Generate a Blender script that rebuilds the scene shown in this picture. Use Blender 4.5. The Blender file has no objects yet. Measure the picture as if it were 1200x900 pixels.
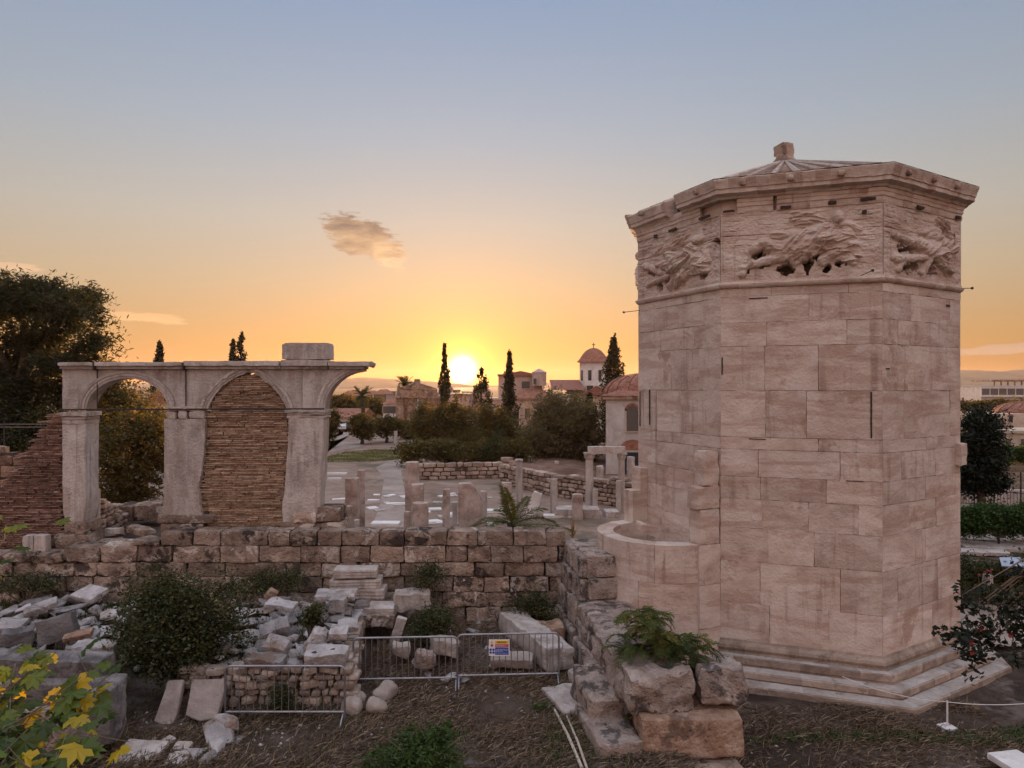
import bpy, bmesh, math, random
import numpy as np
from mathutils import Vector, Matrix, Euler, noise

random.seed(7)
RNG = np.random.default_rng(11)
S = bpy.context.scene
COL = S.collection
R = math.radians
F, CX, HY, EYE = 832.0, 600.0, 452.0, 6.25      # focal length, centre column, horizon row (reference pixels), eye height

# ------------------------------------------------------------------ camera
cd = bpy.data.cameras.new('camera')
cam = bpy.data.objects.new('camera', cd)
COL.objects.link(cam)
cam.location = (0, 0, EYE)
cam.rotation_euler = (R(90), 0, 0)
cd.sensor_width = 36
cd.lens = 36 * F / 1200
cd.shift_y = 2 / 1200
cd.clip_start = 0.1
cd.clip_end = 30000
S.camera = cam

# ------------------------------------------------------------------ sky, sun, exposure
SUN_AZ, SUN_EL = R(-4.0), R(1.25)
SUN_DIR = Vector((math.sin(SUN_AZ) * math.cos(SUN_EL), math.cos(SUN_AZ) * math.cos(SUN_EL), math.sin(SUN_EL)))
W = bpy.data.worlds.new('World')
S.world = W
W.use_nodes = True
wt = W.node_tree
wt.nodes.clear()


def N(t, kind, **kw):
    n = t.nodes.new(kind)
    for k, v in kw.items():
        setattr(n, k, v)
    return n


def M_(t, op, a, b=None, c=None, clamp=False):
    n = t.nodes.new('ShaderNodeMath')
    n.operation = op
    n.use_clamp = clamp
    for i, v in enumerate((a, b, c)):
        if v is None:
            continue
        if isinstance(v, (int, float)):
            n.inputs[i].default_value = v
        else:
            t.links.new(v, n.inputs[i])
    return n.outputs[0]


def MIX(t, blend, fac, a, b):
    n = t.nodes.new('ShaderNodeMix')
    n.data_type = 'RGBA'
    n.blend_type = blend
    for idx, v in ((0, fac), (6, a), (7, b)):
        if isinstance(v, (int, float)):
            n.inputs[idx].default_value = v
        elif isinstance(v, tuple):
            n.inputs[idx].default_value = (*v, 1)
        else:
            t.links.new(v, n.inputs[idx])
    return n.outputs[2]


def RAMP(t, fac, stops, interp='LINEAR'):
    n = t.nodes.new('ShaderNodeValToRGB')
    cr = n.color_ramp
    cr.interpolation = interp
    while len(cr.elements) < len(stops):
        cr.elements.new(0.5)
    for e, (p, c) in zip(cr.elements, stops):
        e.position = p
        e.color = (*c, 1) if not isinstance(c, (int, float)) else (c, c, c, 1)
    t.links.new(fac, n.inputs[0])
    return n.outputs[0]


def sky_world():
    t = wt
    tc = N(t, 'ShaderNodeTexCoord')
    nrm = N(t, 'ShaderNodeVectorMath', operation='NORMALIZE')
    t.links.new(tc.outputs['Generated'], nrm.inputs[0])
    d = nrm.outputs[0]
    sep = N(t, 'ShaderNodeSeparateXYZ')
    t.links.new(d, sep.inputs[0])
    dot = N(t, 'ShaderNodeVectorMath', operation='DOT_PRODUCT')
    t.links.new(d, dot.inputs[0])
    dot.inputs[1].default_value = SUN_DIR
    c = dot.outputs['Value']
    z = M_(t, 'MAXIMUM', sep.outputs[2], 0.0)
    ang = M_(t, 'ARCCOSINE', M_(t, 'MINIMUM', c, 0.999999))              # radians from the sun
    sky = N(t, 'ShaderNodeTexSky')
    sky.sky_type = 'NISHITA'
    sky.sun_disc = False
    sky.sun_elevation = SUN_EL
    sky.sun_rotation = SUN_AZ
    sky.altitude = 100
    sky.air_density = 1.0
    sky.dust_density = 1.5
    sky.ozone_density = 1.5
    nish = MIX(t, 'MULTIPLY', 1.0, sky.outputs[0], (SKY_K, SKY_K, SKY_K))
    # evening air: warm low band, pale blue grey above (by elevation), zenith and pink east brightened as added fill
    west = RAMP(t, z, [(0.0, (0.48, 0.205, 0.062)), (0.06, (0.52, 0.285, 0.11)), (0.14, (0.50, 0.375, 0.24)), (0.22, (0.455, 0.42, 0.365)),
                       (0.33, (0.35, 0.395, 0.45)), (0.50, (0.235, 0.325, 0.48)), (0.72, (0.95, 1.02, 1.22)), (1.0, (1.15, 1.22, 1.42))], 'LINEAR')
    east = RAMP(t, z, [(0.0, (0.72, 0.42, 0.325)), (0.2, (0.90, 0.54, 0.42)), (0.5, (0.74, 0.58, 0.54)), (0.75, (0.95, 1.02, 1.22)), (1.0, (1.15, 1.22, 1.42))])
    fb = M_(t, 'MULTIPLY_ADD', sep.outputs[1], -0.9, 0.35, clamp=True)    # 0 towards the sunset, 1 behind
    base = MIX(t, 'MIX', fb, west, east)
    # away from the sun along the horizon the band dims a little
    side = M_(t, 'MULTIPLY_ADD', M_(t, 'MINIMUM', ang, 1.0), -0.34, 1.08)
    sd = N(t, 'ShaderNodeCombineColor')
    for i in range(3):
        t.links.new(side, sd.inputs[i])
    base = MIX(t, 'MIX', fb, MIX(t, 'MULTIPLY', 1.0, base, sd.outputs[0]), base)
    # small sunset clouds
    mp = N(t, 'ShaderNodeMapping')
    mp.inputs['Scale'].default_value = (9, 9, 34)
    t.links.new(d, mp.inputs[0])
    cn = N(t, 'ShaderNodeTexNoise')
    cn.inputs['Scale'].default_value = 3.2
    cn.inputs['Detail'].default_value = 7
    cn.inputs['Roughness'].default_value = 0.62
    t.links.new(mp.outputs[0], cn.inputs[0])

    def cloud(col, px, py, rx, ry, tilt, c_hi, c_lo, strength, thr):
        dirv = Vector(((px - CX) / F, 1, (HY - py) / F)).normalized()
        u = Vector((dirv.y, -dirv.x, 0)).normalized()
        v = u.cross(dirv).normalized()
        a = u * math.cos(tilt) + v * math.sin(tilt)
        b = v * math.cos(tilt) - u * math.sin(tilt)

        def along(vec):
            k = N(t, 'ShaderNodeVectorMath', operation='DOT_PRODUCT')
            t.links.new(d, k.inputs[0])
            k.inputs[1].default_value = vec
            return k.outputs['Value']
        p = M_(t, 'DIVIDE', along(a), rx / F)
        q = M_(t, 'DIVIDE', along(b), ry / F)
        rr = M_(t, 'ADD', M_(t, 'MULTIPLY', p, p), M_(t, 'MULTIPLY', q, q))
        m = M_(t, 'SUBTRACT', M_(t, 'MULTIPLY_ADD', cn.outputs[0], 2.6, -thr), rr)
        m = M_(t, 'MULTIPLY', m, 2.6, clamp=True)
        front = M_(t, 'GREATER_THAN', along(dirv), 0.5)
        m = M_(t, 'MULTIPLY', M_(t, 'MULTIPLY', m, front), strength)
        tint = MIX(t, 'MIX', M_(t, 'ADD', M_(t, 'MULTIPLY_ADD', q, -0.35, 0.5), M_(t, 'MULTIPLY_ADD', cn.outputs[0], -2.4, 1.2), clamp=True), c_lo, c_hi)
        return MIX(t, 'MIX', m, col, tint)
    base = cloud(base, 424, 278, 50, 24, R(-18), (0.50, 0.33, 0.19), (0.14, 0.105, 0.09), 0.92, 0.40)
    base = cloud(base, 455, 296, 30, 20, R(-30), (0.95, 0.62, 0.33), (0.55, 0.37, 0.23), 0.55, 0.55)
    base = cloud(base, 165, 372, 52, 7, R(-2), (1.0, 0.63, 0.31), (0.85, 0.47, 0.23), 0.42, 0.5)
    base = cloud(base, 20, 313, 26, 5, 0.0, (1.0, 0.63, 0.36), (0.9, 0.5, 0.3), 0.35, 0.5)
    base = cloud(base, 1180, 409, 60, 6, R(3), (0.60, 0.42, 0.34), (0.46, 0.33, 0.29), 0.5, 0.45)
    # glow round the sun and the sun itself
    g1 = M_(t, 'EXPONENT', M_(t, 'MULTIPLY', ang, -19.0))
    g2 = M_(t, 'EXPONENT', M_(t, 'MULTIPLY', ang, -6.5))
    g0 = M_(t, 'EXPONENT', M_(t, 'MULTIPLY', M_(t, 'MAXIMUM', M_(t, 'SUBTRACT', ang, 0.012), 0.0), -62.0))
    base = MIX(t, 'ADD', g0, base, (1.2, 0.85, 0.10))
    gl = MIX(t, 'ADD', g1, base, (0.80, 0.30, 0.0))
    gl = MIX(t, 'ADD', g2, gl, (0.09, 0.01, -0.03))
    q_ = M_(t, 'DIVIDE', ang, 0.0140)
    disc = M_(t, 'EXPONENT', M_(t, 'MULTIPLY', M_(t, 'MULTIPLY', q_, q_), -1.0))
    gl = MIX(t, 'ADD', disc, gl, (6.0, 5.4, 3.4))
    tot = MIX(t, 'ADD', 1.0, MIX(t, 'MULTIPLY', 1.0, gl, (GRAD_K, GRAD_K, GRAD_K)), nish)
    bg = N(t, 'ShaderNodeBackground')
    bg.inputs[1].default_value = SKY_STRENGTH
    t.links.new(tot, bg.inputs[0])
    out = N(t, 'ShaderNodeOutputWorld')
    t.links.new(bg.outputs[0], out.inputs[0])


SKY_STRENGTH = 0.1
SKY_K = 0.10          # share of the Nishita sky
GRAD_K = 5.0          # share of the evening gradient (same physical scale)
sky_world()
sl = bpy.data.lights.new('sun', 'SUN')
sl.energy = 5.0
sl.angle = R(0.5)
sl.color = (1.0, 0.56, 0.27)
sun = bpy.data.objects.new('sun', sl)
COL.objects.link(sun)
sun.rotation_euler = (-SUN_DIR).to_track_quat('-Z', 'Y').to_euler()
vs = S.view_settings
S.display_settings.display_device = 'sRGB'
vs.view_transform = 'Standard'
vs.look = 'None'
vs.exposure = 1.22
vs.gamma = 1
vs.use_curve_mapping = False
cy = S.cycles
cy.use_denoising = True
cy.max_bounces = 8
cy.diffuse_bounces = 4
cy.transparent_max_bounces = 8
cy.volume_bounces = 0
cy.caustics_reflective = cy.caustics_refractive = False
cy.sample_clamp_indirect = 4


# ------------------------------------------------------------------ helpers
def P(px, py, Y):
    return Vector(((px - CX) / F * Y, Y, EYE - (py - HY) / F * Y))


def XW(px, Y):
    return (px - CX) / F * Y


def ZW(py, Y):
    return EYE - (py - HY) / F * Y


def G(px, py, z=0.8):
    return P(px, py, (EYE - z) * F / (py - HY))


def smooth(t):
    t = max(0.0, min(1.0, t))
    return t * t * (3 - 2 * t)


def gz(x, y):
    """height of the ground"""
    left = 1 - smooth((x - 8.5) / 3.5)
    z = -0.33 * smooth((x - 2.7) / 0.8) * (1 - smooth((y - 19.5) / 3))
    z += 0.8 * smooth((y - 19.0) / 0.7) * left
    n = noise.noise(Vector((x * .9, y * .9, 0)))

    def box(x0, x1, y0, y1, e):
        return smooth((x - x0) / e + .5) * smooth((x1 - x) / e + .5) * smooth((y - y0) / e + .5) * smooth((y1 - y) / e + .5)
    z += 0.62 * box(-6.75, -3.55, 13.95, 18.3, 0.35) + 0.62 * box(-16, -8.1, 13.5, 18.4, 0.6)
    z += 0.14 * box(-3.3, 1.0, 15.9, 18.6, 1.2)
    if 9 < y < 24:
        z += 0.05 * n + 0.02 * noise.noise(Vector((x * 3.1, y * 3.1, 5)))
    return z


def setprops(o, label=None, cat=None, group=None, kind=None):
    for k, v in (('label', label), ('category', cat), ('group', group), ('kind', kind)):
        if v:
            o[k] = v
    return o


def thing(name, loc, label, cat, group=None, rz=0.0):
    o = bpy.data.objects.new(name, None)
    COL.objects.link(o)
    o.location = loc
    o.rotation_euler = (0, 0, rz)
    o.empty_display_size = 0.2
    return setprops(o, label, cat, group)


class MB:
    def __init__(s):
        s.v, s.f, s.t, s.m = [], [], [], []

    def add(s, vs_, fs, tone=0.5, m=0):
        b = len(s.v)
        s.v.extend(tuple(v) for v in vs_)
        for f in fs:
            s.f.append(tuple(i + b for i in f))
            s.t.append(tone)
            s.m.append(m)
        return s

    def quad(s, a, b, c, d, tone=0.5, m=0):
        return s.add((a, b, c, d), ((0, 1, 2, 3),), tone, m)

    def box(s, c, size, rot=None, tone=0.5, m=0):
        hx, hy, hz = (k / 2 for k in size)
        vs_ = [Vector((x, y, z)) for x in (-hx, hx) for y in (-hy, hy) for z in (-hz, hz)]
        if rot is not None:
            vs_ = [rot @ v for v in vs_]
        c = Vector(c)
        return s.add([v + c for v in vs_], ((0, 1, 3, 2), (4, 6, 7, 5), (0, 4, 5, 1), (2, 3, 7, 6), (0, 2, 6, 4), (1, 5, 7, 3)), tone, m)

    def block(s, c, size, rot=None, rough=0.012, rnd=0.02, step=0.14, tone=None, freq=3.0, m=0, maxn=14):
        """a weathered stone block: subdivided, rounded and roughened box"""
        if tone is None:
            tone = random.random()
        n = [max(2, min(maxn, int(k / step) + 1)) for k in size]
        h = [k / 2 for k in size]
        rnd = min(rnd, min(h) * .9)
        seed = Vector((random.uniform(0, 99), random.uniform(0, 99), random.uniform(0, 99)))
        idx, vs_, fs = {}, [], []

        def vert(i, j, k):
            key = (i, j, k)
            if key not in idx:
                p = Vector([-h[a] + 2 * h[a] * q / n[a] for a, q in enumerate(key)])
                inner = Vector([max(-h[a] + rnd, min(h[a] - rnd, p[a])) for a in range(3)])
                o = p - inner
                if o.length > 1e-6:
                    p = inner + o.normalized() * min(rnd, o.length)
                q = p * freq + seed
                p = p + noise.noise_vector(q) * rough + noise.noise_vector(q * 3.3) * rough * .45
                idx[key] = len(vs_)
                vs_.append(p)
            return idx[key]
        for a in range(3):
            b, c2 = (a + 1) % 3, (a + 2) % 3
            for side in (0, n[a]):
                for i in range(n[b]):
                    for j in range(n[c2]):
                        q = []
                        for di, dj in ((0, 0), (1, 0), (1, 1), (0, 1)):
                            k = [0, 0, 0]
                            k[a], k[b], k[c2] = side, i + di, j + dj
                            q.append(vert(*k))
                        fs.append(q if side else q[::-1])
        if rot is not None:
            vs_ = [rot @ v for v in vs_]
        c = Vector(c)
        return s.add([v + c for v in vs_], fs, tone, m)

    def tube(s, pts, rad, n=8, tone=0.5, cap=True, m=0):
        pts = [Vector(p) for p in pts]
        rad = rad if isinstance(rad, (list, tuple)) else [rad] * len(pts)
        rings = []
        up = None
        for i, p in enumerate(pts):
            t = (pts[min(i + 1, len(pts) - 1)] - pts[max(i - 1, 0)])
            t = t.normalized() if t.length > 1e-9 else Vector((0, 0, 1))
            if up is None:
                up = t.orthogonal().normalized()
            up = (up - t * up.dot(t))
            up = up.normalized() if up.length > 1e-6 else t.orthogonal().normalized()
            w = t.cross(up)
            rings.append([p + (up * math.cos(2 * math.pi * k / n) + w * math.sin(2 * math.pi * k / n)) * rad[i] for k in range(n)])
        vs_ = [v for r in rings for v in r]
        fs = [(i * n + k, i * n + (k + 1) % n, (i + 1) * n + (k + 1) % n, (i + 1) * n + k) for i in range(len(pts) - 1) for k in range(n)]
        if cap:
            fs += [tuple(range(n))[::-1], tuple((len(pts) - 1) * n + k for k in range(n))]
        return s.add(vs_, fs, tone, m)

    def lathe(s, prof, c=(0, 0, 0), n=24, rough=0.0, tone=0.5, sq=None, m=0):
        """prof: [(radius, z)...] from bottom to top"""
        c = Vector(c)
        sd = Vector((random.random() * 50, random.random() * 50, 0))
        vs_ = []
        for r, z in prof:
            for k in range(n):
                a = 2 * math.pi * k / n
                rr = r * (1 + (noise.noise(Vector((math.cos(a), math.sin(a), z)) * 2.5 + sd) * rough if rough else 0))
                vs_.append(c + Vector((math.cos(a) * rr, math.sin(a) * rr, z)))
        fs = [(i * n + k, i * n + (k + 1) % n, (i + 1) * n + (k + 1) % n, (i + 1) * n + k) for i in range(len(prof) - 1) for k in range(n)]
        fs += [tuple(range(n))[::-1], tuple((len(prof) - 1) * n + k for k in range(n))]
        return s.add(vs_, fs, tone, m)

    def poly(s, pts, d, tone=0.5, m=0):
        """prism: planar outline pts swept by vector d"""
        n = len(pts)
        pts = [Vector(p) for p in pts]
        d = Vector(d)
        vs_ = pts + [p + d for p in pts]
        fs = [tuple(range(n)), tuple(range(2 * n - 1, n - 1, -1))] + [(i + n, (i + 1) % n + n, (i + 1) % n, i) for i in range(n)]
        return s.add(vs_, fs, tone, m)

    def build(s, name, mats, parent=None, local=False, ang=35, smooth_=True):
        v = np.array(s.v, dtype=np.float32)
        if parent is not None and not local:
            p = parent
            off = Vector((0, 0, 0))
            while p is not None:
                off += p.location
                p = p.parent
            v = v - np.array(off, dtype=np.float32)
        me = bpy.data.meshes.new(name)
        me.from_pydata(v.tolist(), [], s.f)
        at = me.attributes.new('tone', 'FLOAT', 'FACE')
        at.data.foreach_set('value', np.array(s.t, dtype=np.float32))
        mats = mats if isinstance(mats, (list, tuple)) else [mats]
        for mt in mats:
            me.materials.append(mt)
        if len(mats) > 1:
            me.polygons.foreach_set('material_index', np.array(s.m, dtype=np.int32))
        bm = bmesh.new()
        bm.from_mesh(me)
        bmesh.ops.recalc_face_normals(bm, faces=bm.faces)
        bm.to_mesh(me)
        bm.free()
        if smooth_:
            me.shade_smooth()
            me.set_sharp_from_angle(angle=R(ang))
        me.update()
        o = bpy.data.objects.new(name, me)
        COL.objects.link(o)
        o.parent = parent
        return o


def mesh_np(name, v, f, tone, mat, parent=None, local=False, smooth_=False):
    """fast quad mesh from numpy arrays"""
    v = np.asarray(v, dtype=np.float32)
    if parent is not None and not local:
        v = v - np.array(parent.location, dtype=np.float32)
    nf, k = f.shape
    me = bpy.data.meshes.new(name)
    me.vertices.add(len(v))
    me.vertices.foreach_set('co', v.ravel())
    me.loops.add(nf * k)
    me.loops.foreach_set('vertex_index', f.astype(np.int32).ravel())
    me.polygons.add(nf)
    me.polygons.foreach_set('loop_start', np.arange(0, nf * k, k, dtype=np.int32))
    me.update(calc_edges=True)
    me.validate()
    if tone is not None and len(me.polygons) == nf:
        at = me.attributes.new('tone', 'FLOAT', 'FACE')
        at.data.foreach_set('value', np.asarray(tone, dtype=np.float32))
    me.materials.append(mat)
    if smooth_:
        me.shade_smooth()
    o = bpy.data.objects.new(name, me)
    COL.objects.link(o)
    o.parent = parent
    return o


def copy_tree(o, parent=None):
    c = o.copy()
    COL.objects.link(c)
    c.parent = parent
    for ch in list(o.children):
        copy_tree(ch, c)
    return c


# ------------------------------------------------------------------ materials
def stone_mat(name, stops, scale=1.2, detail=8, rough=.9, bump=.35, fine=18, stain=None, stain2=None, streak=None, tone=.22, rnd=0.0, pits=None, squash=None, drip=None):
    m = bpy.data.materials.new(name)
    m.use_nodes = True
    t = m.node_tree
    b = t.nodes['Principled BSDF']
    b.inputs['Roughness'].default_value = rough
    b.inputs['Specular IOR Level'].default_value = .2
    tc = N(t, 'ShaderNodeTexCoord')
    vec = tc.outputs['Object']
    oi = N(t, 'ShaderNodeObjectInfo')
    sh = N(t, 'ShaderNodeVectorMath', operation='MULTIPLY_ADD')
    t.links.new(oi.outputs['Random'], sh.inputs[0])
    sh.inputs[1].default_value = (37, 19, 53)
    t.links.new(vec, sh.inputs[2])
    vec0 = sh.outputs[0]
    a0 = N(t, 'ShaderNodeAttribute')
    a0.attribute_name = 'tone'
    s2 = N(t, 'ShaderNodeVectorMath', operation='MULTIPLY_ADD')
    t.links.new(a0.outputs['Fac'], s2.inputs[0])
    s2.inputs[1].default_value = (31, 17, 23)
    t.links.new(vec0, s2.inputs[2])
    vec = s2.outputs[0]

    def nz(sc, det=6, r=.6, v=vec, dist=0.0):
        n = N(t, 'ShaderNodeTexNoise')
        n.inputs['Scale'].default_value = sc
        n.inputs['Detail'].default_value = det
        n.inputs['Roughness'].default_value = r
        n.inputs['Distortion'].default_value = dist
        t.links.new(v, n.inputs[0])
        return M_(t, 'MULTIPLY_ADD', n.outputs[0], 1.9, -.45, clamp=True)
    v1 = vec
    if squash:
        mq_ = N(t, 'ShaderNodeMapping')
        mq_.inputs['Scale'].default_value = squash[:3]
        mq_.inputs['Rotation'].default_value = (squash[3], squash[3], 0)
        t.links.new(vec, mq_.inputs[0])
        v1 = mq_.outputs[0]
    n1 = nz(scale, detail, .68, v1, dist=.6)
    col = RAMP(t, n1, stops)
    if streak:           # (colour, amount, vertical squeeze): weather streaks or bedding veins
        mp = N(t, 'ShaderNodeMapping')
        mp.inputs['Scale'].default_value = streak[2]
        mp.inputs['Rotation'].default_value = streak[3] if len(streak) > 3 else (0, 0, 0)
        t.links.new(vec, mp.inputs[0])
        ns = nz(1.0, 7, .65, mp.outputs[0], .6)
        col = MIX(t, 'MIX', M_(t, 'MULTIPLY', RAMP(t, ns, [(.5, 0.0), (.66, 1.0)]), streak[1]), col, streak[0])
    if drip:             # rain streaks: narrow, tall
        md = N(t, 'ShaderNodeMapping')
        md.inputs['Scale'].default_value = (5.5, 5.5, .35)
        t.links.new(vec0, md.inputs[0])
        dn = RAMP(t, nz(1.0, 5, .6, md.outputs[0], .3), [(.55, 0.0), (.85, 1.0)])
        dn = M_(t, 'MULTIPLY', dn, RAMP(t, nz(.5, 3), [(.45, 0.0), (.65, 1.0)]))
        col = MIX(t, 'MIX', M_(t, 'MULTIPLY', dn, drip[1]), col, drip[0])
    if stain:
        ns = nz(stain[1], 8, .7)
        col = MIX(t, 'MIX', M_(t, 'MULTIPLY', RAMP(t, ns, [(stain[2], 0.0), (stain[2] + .1, 1.0)]), stain[3]), col, stain[0])
    if stain2:
        ns = nz(stain2[1], 8, .7, dist=.8)
        col = MIX(t, 'MIX', M_(t, 'MULTIPLY', RAMP(t, ns, [(stain2[2], 0.0), (stain2[2] + .07, 1.0)]), stain2[3]), col, stain2[0])
    at = N(t, 'ShaderNodeAttribute')
    at.attribute_name = 'tone'
    tv = at.outputs['Fac']
    if rnd:
        tv = M_(t, 'ADD', M_(t, 'MULTIPLY', tv, 1 - rnd), M_(t, 'MULTIPLY', oi.outputs['Random'], rnd))
    f = M_(t, 'MULTIPLY_ADD', tv, 2 * tone, 1 - tone)
    cc = N(t, 'ShaderNodeCombineColor')
    for i in range(3):
        t.links.new(f, cc.inputs[i])
    col = MIX(t, 'MULTIPLY', 1.0, col, cc.outputs[0])
    t.links.new(col, b.inputs['Base Color'])
    h = M_(t, 'ADD', M_(t, 'MULTIPLY', nz(fine, 8, .7), .5), M_(t, 'MULTIPLY', nz(fine * .25, 6, .6), 1.0))
    if pits:
        vo = N(t, 'ShaderNodeTexVoronoi')
        vo.inputs['Scale'].default_value = pits
        t.links.new(vec, vo.inputs[0])
        h = M_(t, 'ADD', h, M_(t, 'MULTIPLY', M_(t, 'MINIMUM', vo.outputs['Distance'], .35), 1.4))
    bp = N(t, 'ShaderNodeBump')
    bp.inputs['Strength'].default_value = bump
    bp.inputs['Distance'].default_value = .06
    t.links.new(h, bp.inputs['Height'])
    t.links.new(bp.outputs[0], b.inputs['Normal'])
    return m


def leaf_mat(name, c1, c2, c3=None, trans=.35, rough=.6):
    m = bpy.data.materials.new(name)
    m.use_nodes = True
    t = m.node_tree
    t.nodes.clear()
    at = N(t, 'ShaderNodeAttribute')
    at.attribute_name = 'tone'
    stops = [(0, c1), (.75, c2)] + ([(1, c3)] if c3 else [])
    col = RAMP(t, at.outputs['Fac'], stops)
    di = N(t, 'ShaderNodeBsdfDiffuse')
    tr = N(t, 'ShaderNodeBsdfTranslucent')
    gl = N(t, 'ShaderNodeBsdfGlossy')
    gl.inputs['Roughness'].default_value = rough
    gl.inputs['Color'].default_value = (.5, .5, .5, 1)
    t.links.new(col, di.inputs[0])
    t.links.new(MIX(t, 'MULTIPLY', 1.0, col, (1.25, 1.1, .6)), tr.inputs[0])
    mx = N(t, 'ShaderNodeMixShader')
    mx.inputs[0].default_value = trans
    t.links.new(di.outputs[0], mx.inputs[1])
    t.links.new(tr.outputs[0], mx.inputs[2])
    m2 = N(t, 'ShaderNodeMixShader')
    m2.inputs[0].default_value = .04
    t.links.new(mx.outputs[0], m2.inputs[1])
    t.links.new(gl.outputs[0], m2.inputs[2])
    o = N(t, 'ShaderNodeOutputMaterial')
    t.links.new(m2.outputs[0], o.inputs[0])
    return m


def plain_mat(name, col, rough=.7, metal=0.0, var=.12, scale=6, bump=0.0, tone=.0, spec=.3):
    m = bpy.data.materials.new(name)
    m.use_nodes = True
    t = m.node_tree
    b = t.nodes['Principled BSDF']
    b.inputs['Roughness'].default_value = rough
    b.inputs['Metallic'].default_value = metal
    b.inputs['Specular IOR Level'].default_value = spec
    tc = N(t, 'ShaderNodeTexCoord')
    n = N(t, 'ShaderNodeTexNoise')
    n.inputs['Scale'].default_value = scale
    n.inputs['Detail'].default_value = 7
    n.inputs['Roughness'].default_value = .65
    t.links.new(tc.outputs['Object'], n.inputs[0])
    lo = tuple(c * (1 - var) for c in col)
    hi = tuple(min(1, c * (1 + var)) for c in col)
    c = RAMP(t, n.outputs[0], [(.3, lo), (.7, hi)])
    if tone:
        at = N(t, 'ShaderNodeAttribute')
        at.attribute_name = 'tone'
        f = M_(t, 'MULTIPLY_ADD', at.outputs['Fac'], 2 * tone, 1 - tone)
        cc = N(t, 'ShaderNodeCombineColor')
        for i in range(3):
            t.links.new(f, cc.inputs[i])
        c = MIX(t, 'MULTIPLY', 1.0, c, cc.outputs[0])
    t.links.new(c, b.inputs['Base Color'])
    if bump:
        bp = N(t, 'ShaderNodeBump')
        bp.inputs['Strength'].default_value = bump
        bp.inputs['Distance'].default_value = .05
        t.links.new(n.outputs[0], bp.inputs['Height'])
        t.links.new(bp.outputs[0], b.inputs['Normal'])
    return m


PENT = stone_mat('pentelic_marble', [(.12, (.37, .275, .22)), (.42, (.52, .413, .35)), (.62, (.595, .493, .425)), (.9, (.67, .585, .515))], scale=.8, bump=.4, fine=16, squash=(1, 1, 1.5, .4),
                 streak=((.38, .235, .18), .50, (.5, .5, 3.4), (R(24), R(18), 0)), stain=((.31, .18, .13), .9, .68, .6), stain2=((.60, .53, .49), 1.3, .68, .5), drip=((.22, .135, .10), .6), tone=.065)
PENT_DARK = stone_mat('stained_marble', [(.3, (.25, .17, .13)), (.5, (.38, .27, .21)), (.7, (.47, .36, .29))], scale=1.5, bump=.5, fine=14,
                      stain=((.14, .09, .07), 1.7, .60, .7), tone=.15)
MARBLE = stone_mat('grey_marble', [(.2, (.33, .285, .265)), (.5, (.46, .405, .375)), (.8, (.56, .51, .48))], scale=1.2, bump=.6, fine=14, squash=(1.6, 1.6, .8, 0),
                   stain=((.19, .145, .125), 1.3, .68, .55), streak=((.32, .235, .19), .5, (3, 3, .5)), drip=((.15, .12, .105), .6), tone=.14)
RUBBLE = stone_mat('rubble_marble', [(.15, (.19, .165, .158)), (.5, (.355, .325, .318)), (.8, (.49, .46, .45))], scale=2.0, bump=.9, fine=12,
                   stain=((.24, .155, .105), 1.1, .60, .75), stain2=((.12, .105, .10), 2.4, .68, .7), tone=.36, rnd=1.0)
POROS = stone_mat('poros_stone', [(.2, (.15, .105, .085)), (.5, (.31, .225, .175)), (.8, (.47, .365, .295))], scale=1.5, bump=1.0, fine=12, pits=11,
                  stain=((.05, .038, .033), 1.2, .57, .9), stain2=((.58, .505, .45), 1.6, .62, .8), drip=((.07, .05, .042), .6), tone=.32)
POROS_ROUGH = stone_mat('pitted_limestone', [(.2, (.22, .165, .14)), (.5, (.36, .28, .235)), (.8, (.49, .40, .345))], scale=2.2, bump=1.0, fine=13, pits=13,
                        stain=((.055, .048, .046), 1.7, .53, .8), stain2=((.45, .40, .38), 3, .62, .5), tone=.2)
ORANGE_STONE = stone_mat('orange_poros', [(.3, (.22, .13, .09)), (.55, (.36, .235, .165)), (.75, (.46, .35, .275))], scale=1.6, bump=.8, fine=11, pits=10,
                         stain=((.10, .065, .05), 1.3, .58, .7), tone=.1)
BRICK = stone_mat('thin_brick', [(.25, (.14, .078, .062)), (.5, (.24, .14, .108)), (.75, (.35, .235, .185))], scale=2.6, bump=.6, fine=20,
                  stain=((.11, .06, .05), .9, .58, .6), tone=.42)
BRICK_PALE = stone_mat('pale_brick', [(.2, (.21, .13, .085)), (.5, (.36, .245, .17)), (.8, (.50, .385, .285))], scale=2.6, bump=.6, fine=20,
                       stain=((.15, .09, .07), .8, .60, .55), tone=.40)
MORTAR = plain_mat('old_mortar', (.24, .175, .14), .95, var=.3, bump=.6)
DIRTCORE = plain_mat('wall_core', (.075, .053, .042), .95, var=.3, bump=.6)
IRON = plain_mat('rusty_iron', (.05, .035, .03), .7, var=.3)
GALV = plain_mat('galvanised_steel', (.30, .30, .325), .42, .8, var=.2)
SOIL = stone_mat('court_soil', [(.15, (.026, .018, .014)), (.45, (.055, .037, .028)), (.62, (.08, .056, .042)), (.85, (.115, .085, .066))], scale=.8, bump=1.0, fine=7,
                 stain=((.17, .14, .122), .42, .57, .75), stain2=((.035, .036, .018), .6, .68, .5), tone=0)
AGORA = stone_mat('agora_earth', [(.2, (.17, .112, .085)), (.5, (.26, .18, .14)), (.8, (.34, .255, .21))], scale=.35, bump=.5, fine=3,
                  stain=((.10, .085, .055), .18, .56, .6), tone=0)
PATHM = stone_mat('pale_path', [(.25, (.25, .19, .16)), (.75, (.38, .31, .27))], scale=.6, bump=.4, fine=4, tone=0)
TILE = stone_mat('roof_tiles', [(.3, (.20, .085, .06)), (.7, (.34, .16, .11))], scale=3, bump=.4, fine=8, tone=.2)
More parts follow.
